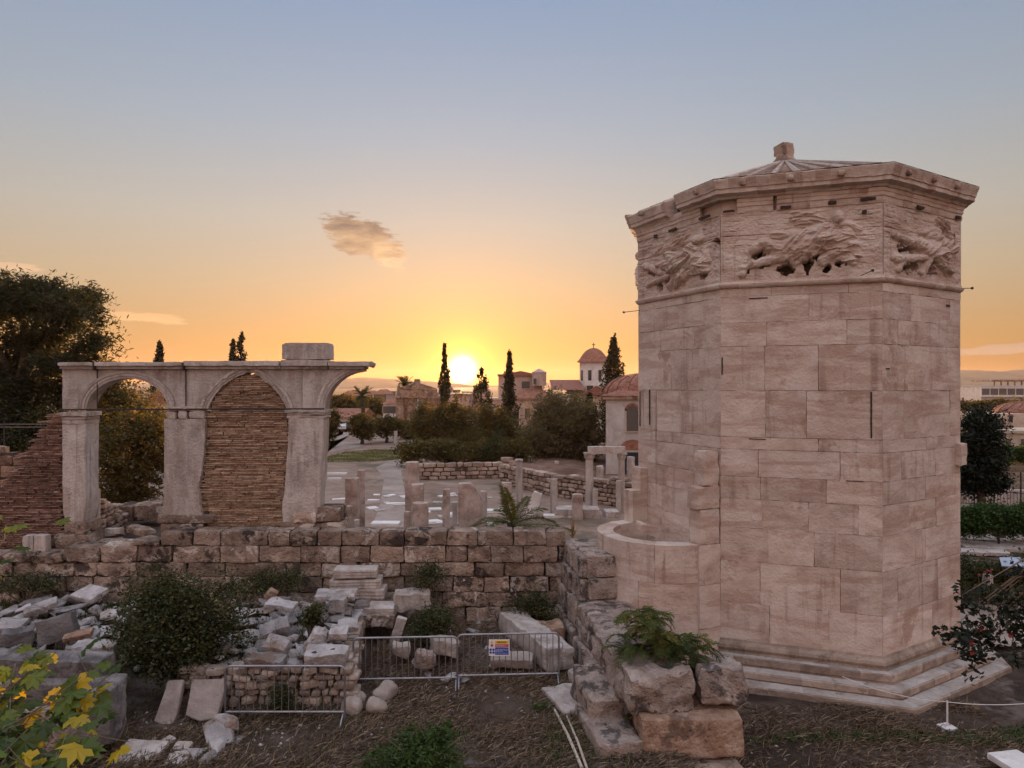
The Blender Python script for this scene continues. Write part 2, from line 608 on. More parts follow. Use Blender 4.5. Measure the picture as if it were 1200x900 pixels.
PLASTER_W = stone_mat('white_plaster', [(.3, (.60, .57, .55)), (.7, (.74, .71, .69))], scale=1.0, bump=.15, fine=10, stain=((.44, .40, .37), .8, .62, .5), tone=.05)
PLASTER_OLD = stone_mat('aged_plaster', [(.3, (.40, .365, .345)), (.7, (.54, .505, .485))], scale=1.0, bump=.2, fine=10, stain=((.30, .26, .235), .7, .6, .6), drip=((.26, .22, .20), .5), tone=.05)
PLASTER_C = stone_mat('cream_plaster', [(.3, (.44, .36, .28)), (.7, (.56, .47, .38))], scale=.8, bump=.15, fine=10, tone=.05)
PLASTER_P = stone_mat('pink_plaster', [(.3, (.42, .30, .25)), (.7, (.52, .39, .33))], scale=.8, bump=.15, fine=10, tone=.05)
DARKGLASS = plain_mat('dark_window', (.025, .028, .035), .15, spec=.6)
SHUTTER = plain_mat('shutter_paint', (.10, .085, .075), .6)
BARK = stone_mat('bark', [(.3, (.05, .037, .028)), (.7, (.13, .095, .07))], scale=3, bump=1, fine=9, tone=.1)
TWIG = plain_mat('twig', (.16, .115, .08), .8, var=.3)
WOOD = plain_mat('weathered_wood', (.42, .35, .29), .8, var=.25, scale=9)
PINE = leaf_mat('pine_needles', (.016, .022, .010), (.046, .050, .020), (.09, .075, .028), .4)
OLIVE = leaf_mat('olive_leaves', (.10, .088, .046), (.21, .17, .09), (.28, .21, .115), .55)
BROAD = leaf_mat('broad_leaves', (.05, .046, .016), (.13, .105, .034), (.26, .15, .045), .55)
CYP = leaf_mat('cypress_leaves', (.014, .017, .009), (.040, .040, .016), None, .35)
SHRUB = leaf_mat('shrub_leaves', (.020, .030, .011), (.068, .078, .026), (.17, .14, .055), .4)
FERN = leaf_mat('pinnate_leaves', (.035, .06, .016), (.11, .145, .03), (.34, .20, .045), .45)
GREENS = leaf_mat('weeds_green', (.020, .042, .010), (.06, .105, .022), None, .3)
LAWN = leaf_mat('lawn_blades', (.10, .10, .04), (.20, .185, .075), (.27, .23, .11), .3)
STRAW = leaf_mat('dry_straw', (.07, .042, .025), (.165, .108, .068), (.33, .24, .16), .2)
PALM = leaf_mat('palm_leaves', (.03, .045, .012), (.10, .11, .03), (.24, .18, .06), .4)
PLANE = leaf_mat('plane_leaves', (.03, .055, .010), (.115, .16, .02), (.52, .36, .018), .4, .45)
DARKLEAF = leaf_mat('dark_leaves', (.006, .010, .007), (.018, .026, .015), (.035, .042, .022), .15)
HEDGE = leaf_mat('hedge_leaves', (.018, .042, .010), (.05, .105, .022), None, .3)
RED = plain_mat('red_petals', (.20, .022, .018), .6, var=.3)
HILL = plain_mat('hill_cover', (.16, .13, .09), .95, var=.35, scale=.006)


def add_grassy(name):
    pass


# ------------------------------------------------------------------ foliage
def leaf_cloud(name, ctr, L, Wd, mat, parent=None, up=0.35, tone=None, droop=0.0, local=False):
    n = len(ctr)
    t = RNG.normal(size=(n, 3))
    t[:, 2] = t[:, 2] * .6 - droop
    t /= np.linalg.norm(t, axis=1, keepdims=True)
    q = RNG.normal(size=(n, 3)) * (1 - up) + np.array([0, 0, 1]) * up * 2
    b = np.cross(q, t)
    b /= np.linalg.norm(b, axis=1, keepdims=True) + 1e-9
    nn = np.cross(t, b)
    s = RNG.uniform(.65, 1.3, size=(n, 1))
    L_, W_ = L * s / 2, Wd * s / 2
    v = np.empty((n, 4, 3))
    v[:, 0] = ctr - t * L_
    v[:, 1] = ctr + b * W_ + nn * W_ * .5
    v[:, 2] = ctr + t * L_
    v[:, 3] = ctr - b * W_ + nn * W_ * .5
    f = np.arange(n * 4).reshape(n, 4)
    if tone is None:
        tone = RNG.random(n)
    return mesh_np(name, v.reshape(-1, 3), f, tone, mat, parent, local)


def clumps(lobes, n_cl, per, spread, shell=2.2, flat=.8):
    """points in leaf clumps spread through a set of ellipsoid lobes (cx,cy,cz,rx,ry,rz)"""
    lob = np.array(lobes, dtype=float)
    w = (lob[:, 3] * lob[:, 4] * lob[:, 5]) ** (2 / 3)
    k = RNG.choice(len(lob), n_cl, p=w / w.sum())
    d = RNG.normal(size=(n_cl, 3))
    d /= np.linalg.norm(d, axis=1, keepdims=True)
    r = RNG.random((n_cl, 1)) ** (1 / shell)
    r = r * (1 + .16 * RNG.normal(size=(n_cl, 1)))
    c = lob[k, :3] + d * r * lob[k, 3:6]
    size = RNG.uniform(.5, 1.35, size=(n_cl, 1, 1))
    off = RNG.normal(size=(n_cl, per, 3)) * spread * size
    off[:, :, 2] *= flat
    tone = np.clip(RNG.random((n_cl, 1)) * .6 + RNG.random((n_cl, per)) * .45, 0, 1)
    return (c[:, None, :] + off).reshape(-1, 3), tone.ravel(), c


def limbs(parent, base, lobes, r0, mat=BARK, name='trunk', fork=.35, lean=(0, 0), nl=None):
    mb = MB()
    base = Vector(base)
    zs = [l[2] for l in lobes]
    top = Vector((base.x + lean[0], base.y + lean[1], base.z + (max(zs) - base.z) * fork))
    mid = (base + top) / 2 + Vector((random.uniform(-.1, .1), random.uniform(-.1, .1), 0)) * r0 * 4
    mb.tube([base - Vector((0, 0, .15)), base + Vector((0, 0, .1)), mid, top], [r0 * 1.5, r0 * 1.1, r0 * .9, r0 * .75], 9)
    for l in (lobes if nl is None else lobes[:nl]):
        e = Vector(l[:3])
        m1 = top.lerp(e, .5) + Vector((random.uniform(-1, 1), random.uniform(-1, 1), random.uniform(-.2, .8))) * (e - top).length * .1
        mb.tube([top - Vector((0, 0, r0)), m1, e], [r0 * .55, r0 * .33, r0 * .1], 7)
        for _ in range(4):
            a = m1.lerp(e, random.uniform(.1, .9))
            dirv = Vector((random.gauss(0, 1), random.gauss(0, 1), random.gauss(.2, .7))).normalized()
            mb.tube([a, a + dirv * max(l[3:6]) * .75], [r0 * .16, r0 * .03], 5)
    return mb.build(name, mat, parent)


def tree(name, base, lobes, label, cat='tree', group=None, mat=BROAD, n_cl=120, per=40, spread=.3, L=.16, Wd=.09, r0=.2, fork=.35, shell=2.2, up=.3, droop=0.0, lean=(0, 0), flat=.8):
    o = thing(name, base, label, cat, group)
    limbs(o, base, lobes, r0, fork=fork, lean=lean)
    pts, tone, _ = clumps(lobes, n_cl, per, spread, shell, flat)
    leaf_cloud('crown', pts, L, Wd, mat, o, up, tone, droop)
    return o


def rand_lobes(c, r, n, k=.55, zk=.8):
    out = []
    for _ in range(n):
        d = Vector((random.gauss(0, 1), random.gauss(0, 1), random.gauss(0, 1))).normalized()
        q = random.uniform(.3, .62)
        s = random.uniform(.75, 1.2) * k
        out.append((c[0] + d.x * r[0] * q, c[1] + d.y * r[1] * q, c[2] + d.z * r[2] * q, r[0] * s, r[1] * s, r[2] * s * zk))
    return out


def cypress(base, h, rad, label, group=None, n=2600, scrag=.18, L=.34, name='cypress_tree', peak=.3):
    o = thing(name, base, label, 'cypress tree', group)
    mb = MB()
    b = Vector(base)
    mb.tube([b - Vector((0, 0, .2)), b + Vector((0, 0, h * .5)), b + Vector((0, 0, h * .97))], [rad * .22, rad * .13, .02], 7)
    mb.build('trunk', BARK, o)
    ncl = n // 16
    hh = RNG.random(ncl) ** .85
    prof = np.where(hh < peak, .55 + .45 * (hh / peak), np.clip(1 - ((hh - peak) / (1 - peak)) ** 1.35, 0, 1) + .06)
    a = RNG.random(ncl) * 2 * np.pi
    rr = rad * prof * np.sqrt(RNG.uniform(.25, 1, ncl)) * (1 + scrag * RNG.normal(size=ncl) * 1.3) * (1 + .22 * np.sin(hh * 21 + a * 2))
    c = np.stack([b.x + np.cos(a) * rr, b.y + np.sin(a) * rr, b.z + h * (.03 + .965 * hh)], 1)
    off = RNG.normal(size=(ncl, 16, 3)) * rad * .16
    off[:, :, 2] *= 2.4
    # clumps shrink towards the tip
    off *= (.35 + .65 * np.clip(prof, 0, 1))[:, None, None]
    pts = (c[:, None] + off).reshape(-1, 3)
    leaf_cloud('crown', pts, L, L * .42, CYP, o, 0.0, None, -.9)
    return o


def frond(mb, p0, dirh, length, rise, drop, leaflets, ll, lw, tone):
    """one arching palm or pinnate frond"""
    pts = []
    dirh = Vector(dirh).normalized()
    for i in range(9):
        s = i / 8
        pts.append(Vector(p0) + dirh * length * s * (1 - .15 * s) + Vector((0, 0, rise * s - drop * s * s)))
    mb.tube(pts, [lw * .5 * (1 - .8 * i / 8) + .004 for i in range(9)], 4, tone)
    for i in range(leaflets):
        s = .12 + .88 * i / leaflets
        k = min(7, int(s * 8))
        p = pts[k].lerp(pts[k + 1], s * 8 - k)
        t = (pts[k + 1] - pts[k]).normalized()
        side = t.cross(Vector((0, 0, 1)))
        side = side.normalized() if side.length > 1e-3 else Vector((1, 0, 0))
        upv = side.cross(t)
        l = ll * (math.sin(math.pi * (.12 + .83 * s)) ** .7) * random.uniform(.85, 1.15)
        for sg in (-1, 1):
            d = (side * sg * .82 + t * .5 + upv * random.uniform(-.1, .35)).normalized()
            e = p + d * l - Vector((0, 0, l * .16))
            w = t * lw
            mb.quad(p - w * .4, p + d * l * .45 - w * .7, e, p + d * l * .45 + w * .7, min(1, max(0, tone + random.uniform(-.25, .25))))


# ------------------------------------------------------------------ ground, hills
def axis(segs):
    out = []
    for a, b, st in segs:
        n = max(1, round((b - a) / st))
        out += [a + (b - a) * i / n for i in range(n)]
    return out + [segs[-1][1]]


def heightfield(name, xs, ys, fn, mat, kind='structure'):
    nx, ny = len(xs), len(ys)
    v = np.array([(x, y, fn(x, y)) for y in ys for x in xs])
    i, j = np.meshgrid(np.arange(nx - 1), np.arange(ny - 1))
    a = (j * nx + i).ravel()
    f = np.stack([a, a + 1, a + nx + 1, a + nx], 1)
    o = mesh_np(name, v, f, np.full(len(f), .5), mat, smooth_=True)
    return setprops(o, kind=kind)


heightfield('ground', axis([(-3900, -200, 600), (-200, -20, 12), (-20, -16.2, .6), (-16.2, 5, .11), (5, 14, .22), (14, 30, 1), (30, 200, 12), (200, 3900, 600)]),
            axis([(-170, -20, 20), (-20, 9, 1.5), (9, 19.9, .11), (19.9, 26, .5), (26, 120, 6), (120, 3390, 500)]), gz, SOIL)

HR = [(-900, 446), (-300, 444), (0, 446), (200, 449), (330, 447), (388, 444), (430, 442), (460, 444), (495, 446.5), (530, 449), (562, 452), (600, 452), (640, 449), (690, 447), (735, 444),
      (800, 443), (900, 440), (1020, 436), (1127, 434), (1150, 434.5), (1170, 436.5), (1185, 434), (1200, 432.5), (1240, 433), (1400, 440), (1900, 446)]


def ridge(px):
    for (a, ya), (b, yb) in zip(HR, HR[1:]):
        if a <= px <= b:
            t = (px - a) / (b - a)
            t = t * t * (3 - 2 * t)
            return ya + (yb - ya) * t
    return 446


def hill_h(x, y):
    px = CX + F * x / 2600
    top = (HY - ridge(px)) / F * 2600 + EYE
    k = math.exp(-((y - 2600) / 300) ** 2)
    nn = noise.fractal(Vector((x * .0020, y * .0040, 3)), 1, 2, 5)
    return -4 + (top + 4) * k * (1 + .02 * nn) + 1.2 * nn * k


heightfield('hills', axis([(-3900, 3900, 30)]), axis([(1800, 3350, 40)]), hill_h, HILL)


# ---- agora floor: earth, path, lawn
def sheet(name, pts, z, mat, kind='structure', tone=.5):
    mb = MB()
    mb.add([(p[0], p[1], z) for p in pts], [tuple(range(len(pts)))], tone)
    return setprops(mb.build(name, mat, smooth_=False), kind=kind)


ZA = 0.8
sheet('agora_ground', [(-26, 20.05), (8.2, 20.05), (8.2, 60), (20, 118), (-46, 118)], ZA + .004, AGORA)
pl = [(428, 640), (446, 590), (450, 560), (440, 548), (466, 536), (489, 526), (496, 519), (504, 519), (500, 527), (478, 541), (470, 552), (474, 575), (480, 640)]
sheet('path', [G(a, b, ZA) for a, b in pl], ZA + .008, PATHM)
sheet('side_path', [G(a, b, ZA) for a, b in [(300, 536), (384, 530), (420, 524), (432, 519), (424, 517), (404, 519), (384, 516), (402, 509), (402, 503), (411, 503), (410, 510), (395, 516), (300, 523)]], ZA + .012, PATHM)


def blades(name, poly, n, h, w, mat, label=None, zf=None, lay=0.0, kind='stuff'):
    """loose blades over a ground polygon (x,y)"""
    P2 = np.array(poly)
    lo, hi = P2.min(0), P2.max(0)
    pts = []
    while sum(len(p) for p in pts) < n:
        q = RNG.uniform(lo, hi, size=(n * 2, 2))
        ins = np.zeros(len(q), bool)
        j = len(P2) - 1
        for i in range(len(P2)):
            xi, yi = P2[i]
            xj, yj = P2[j]
            c = ((yi > q[:, 1]) != (yj > q[:, 1])) & (q[:, 0] < (xj - xi) * (q[:, 1] - yi) / (yj - yi + 1e-12) + xi)
            ins ^= c
            j = i
        q = q[ins]
        keep = (np.sin(q[:, 0] * 2.1 + 1.3 * np.sin(q[:, 1] * 1.7)) + np.sin(q[:, 1] * 2.6 + q[:, 0] * .7)) * .35 + RNG.random(len(q)) > .25
        pts.append(q[keep])
    q = np.concatenate(pts)[:n]
    z = np.array([zf(x, y) for x, y in q]) if zf else np.full(n, ZA + .01)
    c = np.column_stack([q, z])
    a = RNG.random(n) * 2 * np.pi
    hz = np.stack([np.cos(a), np.sin(a), np.zeros(n)], 1)
    sd = np.stack([-np.sin(a), np.cos(a), np.zeros(n)], 1)
    s = RNG.uniform(.5, 1.3, (n, 1))
    tip = c + hz * h * s * (.35 + lay) + np.array([0, 0, 1]) * h * s * (1 - lay) * RNG.uniform(.6, 1, (n, 1)) + np.array([0, 0, .012])
    mid = c + (tip - c) * .5 + np.array([0, 0, 1]) * h * .06
    v = np.stack([c - sd * w / 2, c + sd * w / 2, mid + sd * w / 2, tip], 1)
    o = mesh_np(name, v.reshape(-1, 3), np.arange(n * 4).reshape(n, 4), RNG.random(n), mat)
    setprops(o, label, None, None, kind)
    return o


gp = [(300, 549), (380, 542), (440, 541), (474, 538), (492, 530), (480, 526), (440, 527), (405, 530), (385, 535), (300, 540)]
sheet('lawn', [G(a, b, ZA) for a, b in gp], ZA + .016, plain_mat('lawn_turf', (.15, .135, .06), .95, var=.35, scale=.6))
blades('grass', [tuple(G(a, b, ZA))[:2] for a, b in gp], 9000, .10, .05, LAWN, 'short dry green grass on the open lawn patch')


# ================================================================== octagonal tower
K = 1947.0
Vz, Va, Vb, Vc = [Vector(((px - CX) * K / h / F, K / h, 0)) for px, h in ((748, 100.), (844.5, 119.), (1034.5, 128.), (1125.5, 115.))]
CEN = Vector((7.5, 19.55, 0))
OCT = [Vz, Va, Vb, Vc] + [2 * CEN - q for q in (Vz, Va, Vb, Vc)]
tower = thing('marble_tower', (CEN.x, CEN.y, -.33), 'tall octagonal marble tower with carved flying figures below its cornice', 'tower')


def face(k):
    a, b = OCT[k], OCT[(k + 1) % 8]
    d = (b - a)
    L = d.length
    d = d / L
    return a, d, Vector((d.y, -d.x, 0)), L        # origin, along, outward normal, length


def facerot(d, n):
    return Matrix((d, -n, Vector((0, 0, 1)))).transposed()      # local x along, local y inwards, z up


LV = [.40, 1.30, 2.25, 3.01, 3.67, 4.18, 4.80, 5.08, 6.14, 7.15, 7.69, 8.28, 8.47]
shaft = MB()
core = MB()
cpts = [CEN + (q - CEN) * .93 for q in OCT]
core.poly([q + Vector((0, 0, -.4)) for q in cpts], (0, 0, 11.0))
for k in range(8):
    a, d, n, L = face(k)
    rot = facerot(d, n)
    vis = k in (0, 1, 2)
    for i in range(len(LV) - 1):
        z0, z1 = LV[i], LV[i + 1]
        u = 0.0
        first = True
        while u < L - 1e-3:
            w = random.uniform(.85, 2.0) if z1 - z0 > .35 else random.uniform(1.3, 2.4)
            if first and i % 2:
                w *= .6
            if L - u - w < .45:
                w = L - u
            g = .0022
            off = random.gauss(0, .004) if L - u - w > .01 and not first else 0
            c = a + d * (u + w / 2) - n * (.15 + off)
            shaft.block((c.x, c.y, (z0 + z1) / 2), (w - g, .30, z1 - z0 - g), rot, random.choice((.005, .006, .007, .014)) if vis else .004, random.choice((.004, .005, .006, .014)), .11 if vis else .5, None, 4.0, maxn=14)
            u += w
            first = False
core.build('wall_core', DIRTCORE, tower)
shaft.build('shaft', PENT, tower, ang=40)

# holes and slits in the wall faces: dark plates on the stone, shade of the depth put into their colour
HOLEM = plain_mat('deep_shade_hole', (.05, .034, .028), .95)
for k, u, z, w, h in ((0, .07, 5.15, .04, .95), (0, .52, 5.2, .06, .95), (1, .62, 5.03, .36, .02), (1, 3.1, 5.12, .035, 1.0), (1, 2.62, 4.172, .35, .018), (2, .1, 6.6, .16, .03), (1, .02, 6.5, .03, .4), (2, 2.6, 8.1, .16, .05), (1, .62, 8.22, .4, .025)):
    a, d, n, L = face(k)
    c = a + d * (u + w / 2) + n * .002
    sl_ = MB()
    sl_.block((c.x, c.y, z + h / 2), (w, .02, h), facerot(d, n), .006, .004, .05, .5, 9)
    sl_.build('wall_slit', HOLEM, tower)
a, d, n, L = face(2)
c = a + d * (L - .10) + n * .03
sl_ = MB()
sl_.block((c.x, c.y, 4.62), (.3, .24, .52), facerot(d, n), .03, .04, .07, .4)
sl_.build('corbel_stub', PENT, tower)


def ring(mb, prof, seg=14, amp=0.0, skip=None, tone=None, seed=0, faces=range(8), fr=5.0):
    """moulding swept round the octagon; prof: [(outward, z)...]"""
    for k in faces:
        a, b = OCT[k], OCT[(k + 1) % 8]
        rows = []
        for i in range(seg + 1):
            p = a.lerp(b, i / seg)
            r = p - CEN
            ap = 3.92
            row = []
            for j, (dd, z) in enumerate(prof):
                q = CEN + r * (1 + dd / ap)
                v = Vector((q.x, q.y, z))
                if amp:
                    v += noise.noise_vector(v * fr + Vector((seed, 0, 0))) * amp + noise.noise_vector(v * fr * 3 + Vector((seed, 0, 0))) * amp * .4
                row.append(v)
            rows.append(row)
        tn = random.random() if tone is None else tone
        m = len(prof)
        for i in range(seg):
            if skip and skip(k, (i + .5) / seg):
                continue
            if i % 5 == 0 and tone is None:
                tn = random.random()
            mb.add(rows[i] + rows[i + 1], [(j, j + 1, m + j + 1, m + j) for j in range(m - 1)], tn)
            for e, r_ in ((i, rows[i]), (i + 1, rows[i + 1])):
                if skip and (e == 0 or e == seg or skip(k, (e - .5) / seg) or skip(k, (e + .5) / seg)):
                    mb.add(r_, [tuple(range(m))], tn)


STEPM = stone_mat('step_marble', [(.3, (.22, .165, .13)), (.55, (.335, .26, .21)), (.8, (.42, .345, .29))], scale=1.3, bump=.4, fine=14, stain=((.14, .09, .065), 1.3, .66, .6), tone=.16)
st = MB()
ring(st, [(-.2, .46), (.02, .455), (.035, .41), (.10, .35), (.115, .29), (.10, .25), (.07, .235), (.07, .20), (.11, .195), (.11, .17)], 30, .005)
ring(st, [(.12, .172), (.275, .168), (.29, .155), (.288, .02), (.262, .0), (.262, -.04)], 30, .006)
ring(st, [(.25, -.036), (.575, -.038), (.595, -.055), (.592, -.175), (.56, -.195), (.56, -.22)], 30, .007)
ring(st, [(.55, -.206), (.93, -.208), (.955, -.225), (.955, -.55)], 30, .009)
st.build('steps', STEPM, tower, ang=25)
TREADM = stone_mat('worn_lit_tread_marble', [(.2, (.27, .225, .195)), (.5, (.38, .335, .305)), (.8, (.47, .425, .40))], scale=1.8, bump=.5, fine=14, stain=((.17, .125, .10), 1.1, .62, .7), tone=.16)  # paler than the risers: wear plus overhead light put into the colour
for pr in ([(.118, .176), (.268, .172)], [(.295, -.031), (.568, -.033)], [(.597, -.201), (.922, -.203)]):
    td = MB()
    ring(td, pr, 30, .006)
    td.build('worn_lit_tread', TREADM, tower, ang=25)
mo = MB()
ring(mo, [(-.1, 8.465), (.015, 8.47), (.05, 8.49), (.075, 8.53), (.08, 8.57), (.03, 8.59), (.02, 8.63), (-.1, 8.63)], 40, .006)
mo.build('string_course', PENT, tower)

# frieze: one carved relief per face, built as a height field
ZF0, ZF1 = 8.62, 10.20
# traced figures in panel units (u 0..1 along the face, v 0..1 up)
def uv_ab(x, y):
    u = (x - 347) / 453
    return u, ((436 - 22 * u) - y) / (205 + 8 * u)


def uv_bc(x, y):
    u = (x - 800) / 222
    return u, ((416 + 30 * u) - y) / (213 - 18 * u)


def uv_za(x, y):
    u = (x - 112) / 235
    return u, ((478 - 40 * u) - y) / (188 + 18 * u)


FIG = {
    1: (uv_ab, 2.4 * .019,
        [((412, 412), (428, 350), 11, 13, .7, 0), ((428, 348), (470, 322), 13, 16, .9, 0), ((470, 322), (545, 345), 18, 30, 1, 1), ((412, 392), (500, 366), 9, 17, 1, 0),
         ((500, 366), (560, 340), 17, 34, 1, 1), ((550, 335), (640, 300), 40, 42, 1, 2), ((560, 372), (632, 325), 16, 26, .9, 2), ((632, 300), (690, 320), 40, 34, 1, 2),
         ((640, 372), (690, 345), 17, 26, .9, 1), ((690, 350), (722, 372), 26, 14, .9, 2), ((700, 300), (736, 350), 26, 14, .8, 2), ((683, 244), (683, 247), 19, 17, 1.25, 0),
         ((505, 292), (590, 300), 14, 18, .6, 1), ((700, 262), (738, 282), 18, 10, .6, 1), ((640, 262), (575, 245), 22, 30, .35, 3)],
        [(455, 350, 26, 16), (478, 384, 16, 8), (425, 400, 9, 12), (598, 388, 12, 22), (622, 358, 12, 18), (650, 380, 9, 22), (686, 378, 14, 15), (540, 395, 30, 14)]),
    2: (uv_bc, 2.4 * .0195,
        [((826, 300), (872, 318), 10, 13, .9, 0), ((870, 318), (905, 330), 15, 22, 1, 1), ((832, 368), (905, 364), 13, 12, 1, 0), ((905, 330), (950, 350), 28, 32, 1, 2), ((930, 300), (985, 330), 16, 22, .9, 2),
         ((950, 360), (978, 405), 24, 14, 1, 2), ((935, 350), (900, 405), 12, 9, .9, 1), ((985, 300), (998, 340), 14, 12, .8, 2), ((962, 262), (965, 268), 24, 22, .7, 3), ((838, 400), (850, 372), 9, 9, .7, 0),
         ((900, 288), (945, 285), 10, 14, .6, 1)],
        [(863, 340, 24, 12), (860, 396, 16, 14), (882, 388, 10, 18), (930, 400, 14, 22), (975, 350, 9, 12)]),
    0: (uv_za, 2.4 * .0235,
        [((140, 372), (195, 398), 12, 12, .8, 0), ((195, 370), (240, 385), 20, 24, 1, 2), ((145, 436), (205, 410), 7, 10, .9, 0), ((235, 370), (285, 370), 30, 34, 1, 2), ((275, 330), (300, 375), 22, 26, 1, 2),
         ((294, 300), (294, 302), 14, 14, 1.2, 0), ((222, 438), (262, 402), 16, 20, .9, 2), ((262, 402), (312, 395), 10, 12, .9, 1), ((310, 330), (318, 372), 10, 8, .7, 1), ((170, 330), (270, 296), 12, 18, .5, 1), ((210, 340), (240, 352), 16, 16, .7, 1)],
        [(160, 392, 14, 10), (183, 440, 10, 16), (206, 425, 7, 14), (306, 410, 8, 16), (308, 345, 6, 14), (345, 312, 16, 8)]),
}


_T = RNG.uniform(-1, 1, size=(64, 64))


def vnoise(x, y, seed=0.0):
    """smooth value noise on arrays, about -1..1"""
    x, y = x + seed * 3.7, y + seed * 1.9
    i, j = np.floor(x).astype(int), np.floor(y).astype(int)
    f, g = x - i, y - j
    f, g = f * f * (3 - 2 * f), g * g * (3 - 2 * g)
    t = lambda a, b: _T[a % 64, b % 64]
    return (t(i, j) * (1 - f) + t(i + 1, j) * f) * (1 - g) + (t(i, j + 1) * (1 - f) + t(i + 1, j + 1) * f) * g


def relief(k, fk, nu, nv):
    conv, mpp, caps, cav = FIG[fk]
    a, d, n, L = face(k)
    H = ZF1 - ZF0
    U, V = np.meshgrid(np.linspace(0, 1, nu), np.linspace(0, 1, nv))
    X, Z = U * L, V * H
    s = L / {1: 453, 2: 222 * 1.0, 0: 235}[fk]
    sy = H / {1: 209, 2: 204, 0: 197}[fk]
    Hh = np.zeros_like(X)
    # courses of the frieze wall
    cover = np.zeros_like(X)
    for (p, q, r0, r1, lift, fold) in caps:
        (u0, v0), (u1, v1) = conv(*p), conv(*q)
        A, B = np.array([u0 * L, v0 * H]), np.array([u1 * L, v1 * H])
        AB = B - A
        t = np.clip(((X - A[0]) * AB[0] + (Z - A[1]) * AB[1]) / (AB @ AB + 1e-9), 0, 1)
        wob = .012 * np.sin(X * 23 + Z * 17) + .009 * np.sin(X * 41 - Z * 37)
        dx, dz = X - A[0] - t * AB[0], Z - A[1] - t * AB[1]
        # radii are in picture pixels; foreshortened along the face
        dist = np.hypot(dx / s, dz / sy) + wob * 60
        r = r0 + (r1 - r0) * t
        e = np.clip(1 - (dist / r) ** 2, 0, 1)
        hgt = np.sqrt(e) * lift * .15 * (r / 22) ** .45
        if fold:
            ang = math.atan2(AB[1], AB[0]) + (.6 if fold == 2 else .2)
            along = X * math.cos(ang) + Z * math.sin(ang) + .10 * np.sin(Z * 7 + r0)
            across = -X * math.sin(ang) + Z * math.cos(ang) + .05 * np.sin(X * 5 + r1)
            rg = 1 - np.abs(vnoise(along * 2.6, across * (10.5 if fold < 3 else 22), k + r0)) * 2.2
            rg2 = 1 - np.abs(vnoise(along * 6 + 9, across * 26, k + r1)) * 2.2
            hgt = hgt + np.where(e > .02, (rg - .55) * .038 + (rg2 - .5) * .010, 0) * min(fold, 2) * .75 * np.clip(e * 6, 0, 1)
        Hh = np.maximum(Hh, hgt)
        cover = np.maximum(cover, e)
    for (x, y, rx, ry) in cav:
        u, v = conv(x, y)
        qx, qz = 5 * np.sin(X * 19 + Z * 11 + x) + 3 * np.sin(X * 43 - Z * 31), 5 * np.sin(Z * 17 - X * 13 + y) + 3 * np.sin(Z * 47 + X * 29)
        w = 1 - (((U - u) * L / s + qx) / rx) ** 2 - (((V - v) * H / sy + qz) / ry) ** 2
        w = np.clip(w * 3.2, 0, 1) * (cover < .12)
        Hh -= .30 * w
    # weathered ground of the panel: bedding grooves in the upper half, chips, arris left clean
    nz = np.array([[noise.fractal(Vector((x * 2.2 + k * 9, z * 5.5, fk)), 1, 2, 4) for x in X[0]] for z in Z[:, 0]])
    Hh += nz * .022
    grooves = np.exp(-((((Z + .03 * nz + .02 * X) * 9.0) % 1 - .5) / .09) ** 2) * (V > .45) * (cover < .03)
    Hh -= .020 * grooves * np.clip(nz * 2 + .5, 0, 1.4)
    seam = np.exp(-((V - .66 - .01 * nz) / .006) ** 2)
    Hh -= .02 * seam * (cover < .5)
    Hh += (vnoise(X * 26, Z * 26, k) * .007 + vnoise(X * 60, Z * 60, k) * .004)
    edge = np.clip(np.minimum(U, 1 - U) / .02, 0, 1)
    Hh = Hh * edge
    pts = [[(a + d * X[j, i] + n * (.012 + Hh[j, i])) + Vector((0, 0, ZF0 + Z[j, i])) for i in range(nu)] for j in range(nv)]
    v = np.array([p for r_ in pts for p in r_])
    i, j = np.meshgrid(np.arange(nu - 1), np.arange(nv - 1))
    q = (j * nu + i).ravel()
    f = np.stack([q, q + 1, q + nu + 1, q + nu], 1)
    o = mesh_np('relief_panel', v, f, np.full(len(f), .5), PENT, tower, smooth_=False)
    o.data.shade_smooth()
    o.data.set_sharp_from_angle(angle=R(55))
    return o


for k, fk, lab in ((0, 0, 'carved figure with hanging robe and one arm bent'), (1, 1, 'carved winged figure flying level with billowing cloak'), (2, 2, 'carved flying figure with bare leg stretched back')):
    relief(k, fk, 260, 140)['label'] = lab
for k, fk in ((3, 1), (4, 2), (5, 1), (6, 2), (7, 1)):
    relief(k, fk, 90, 50)

en = MB()
ring(en, [(-.1, 10.17), (.03, 10.18), (.045, 10.24), (.03, 10.25), (.035, 10.31), (.06, 10.33), (.055, 10.41), (.07, 10.42), (.075, 10.50), (.02, 10.52), (.0, 10.6)], 44, .014,
     skip=lambda k, u: (k == 0 and .80 < u) or (k == 1 and (u < .12 or .33 < u < .36)), fr=3)
ring(en, [(-.3, 10.17), (-.09, 10.18), (-.09, 10.6)], 8)
en.build('architrave', PENT, tower)
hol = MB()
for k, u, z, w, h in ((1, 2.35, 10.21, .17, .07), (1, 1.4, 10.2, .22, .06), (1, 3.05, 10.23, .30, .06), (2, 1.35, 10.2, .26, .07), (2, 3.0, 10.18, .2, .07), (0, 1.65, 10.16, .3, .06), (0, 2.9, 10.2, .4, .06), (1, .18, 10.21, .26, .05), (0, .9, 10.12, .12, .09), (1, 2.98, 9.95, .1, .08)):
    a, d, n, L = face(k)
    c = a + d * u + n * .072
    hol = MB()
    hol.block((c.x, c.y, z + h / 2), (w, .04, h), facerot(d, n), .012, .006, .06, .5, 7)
    hol.build('beam_hole', HOLEM, tower)  # raised dark plate, the shade inside the hole is put into its colour
co = MB()
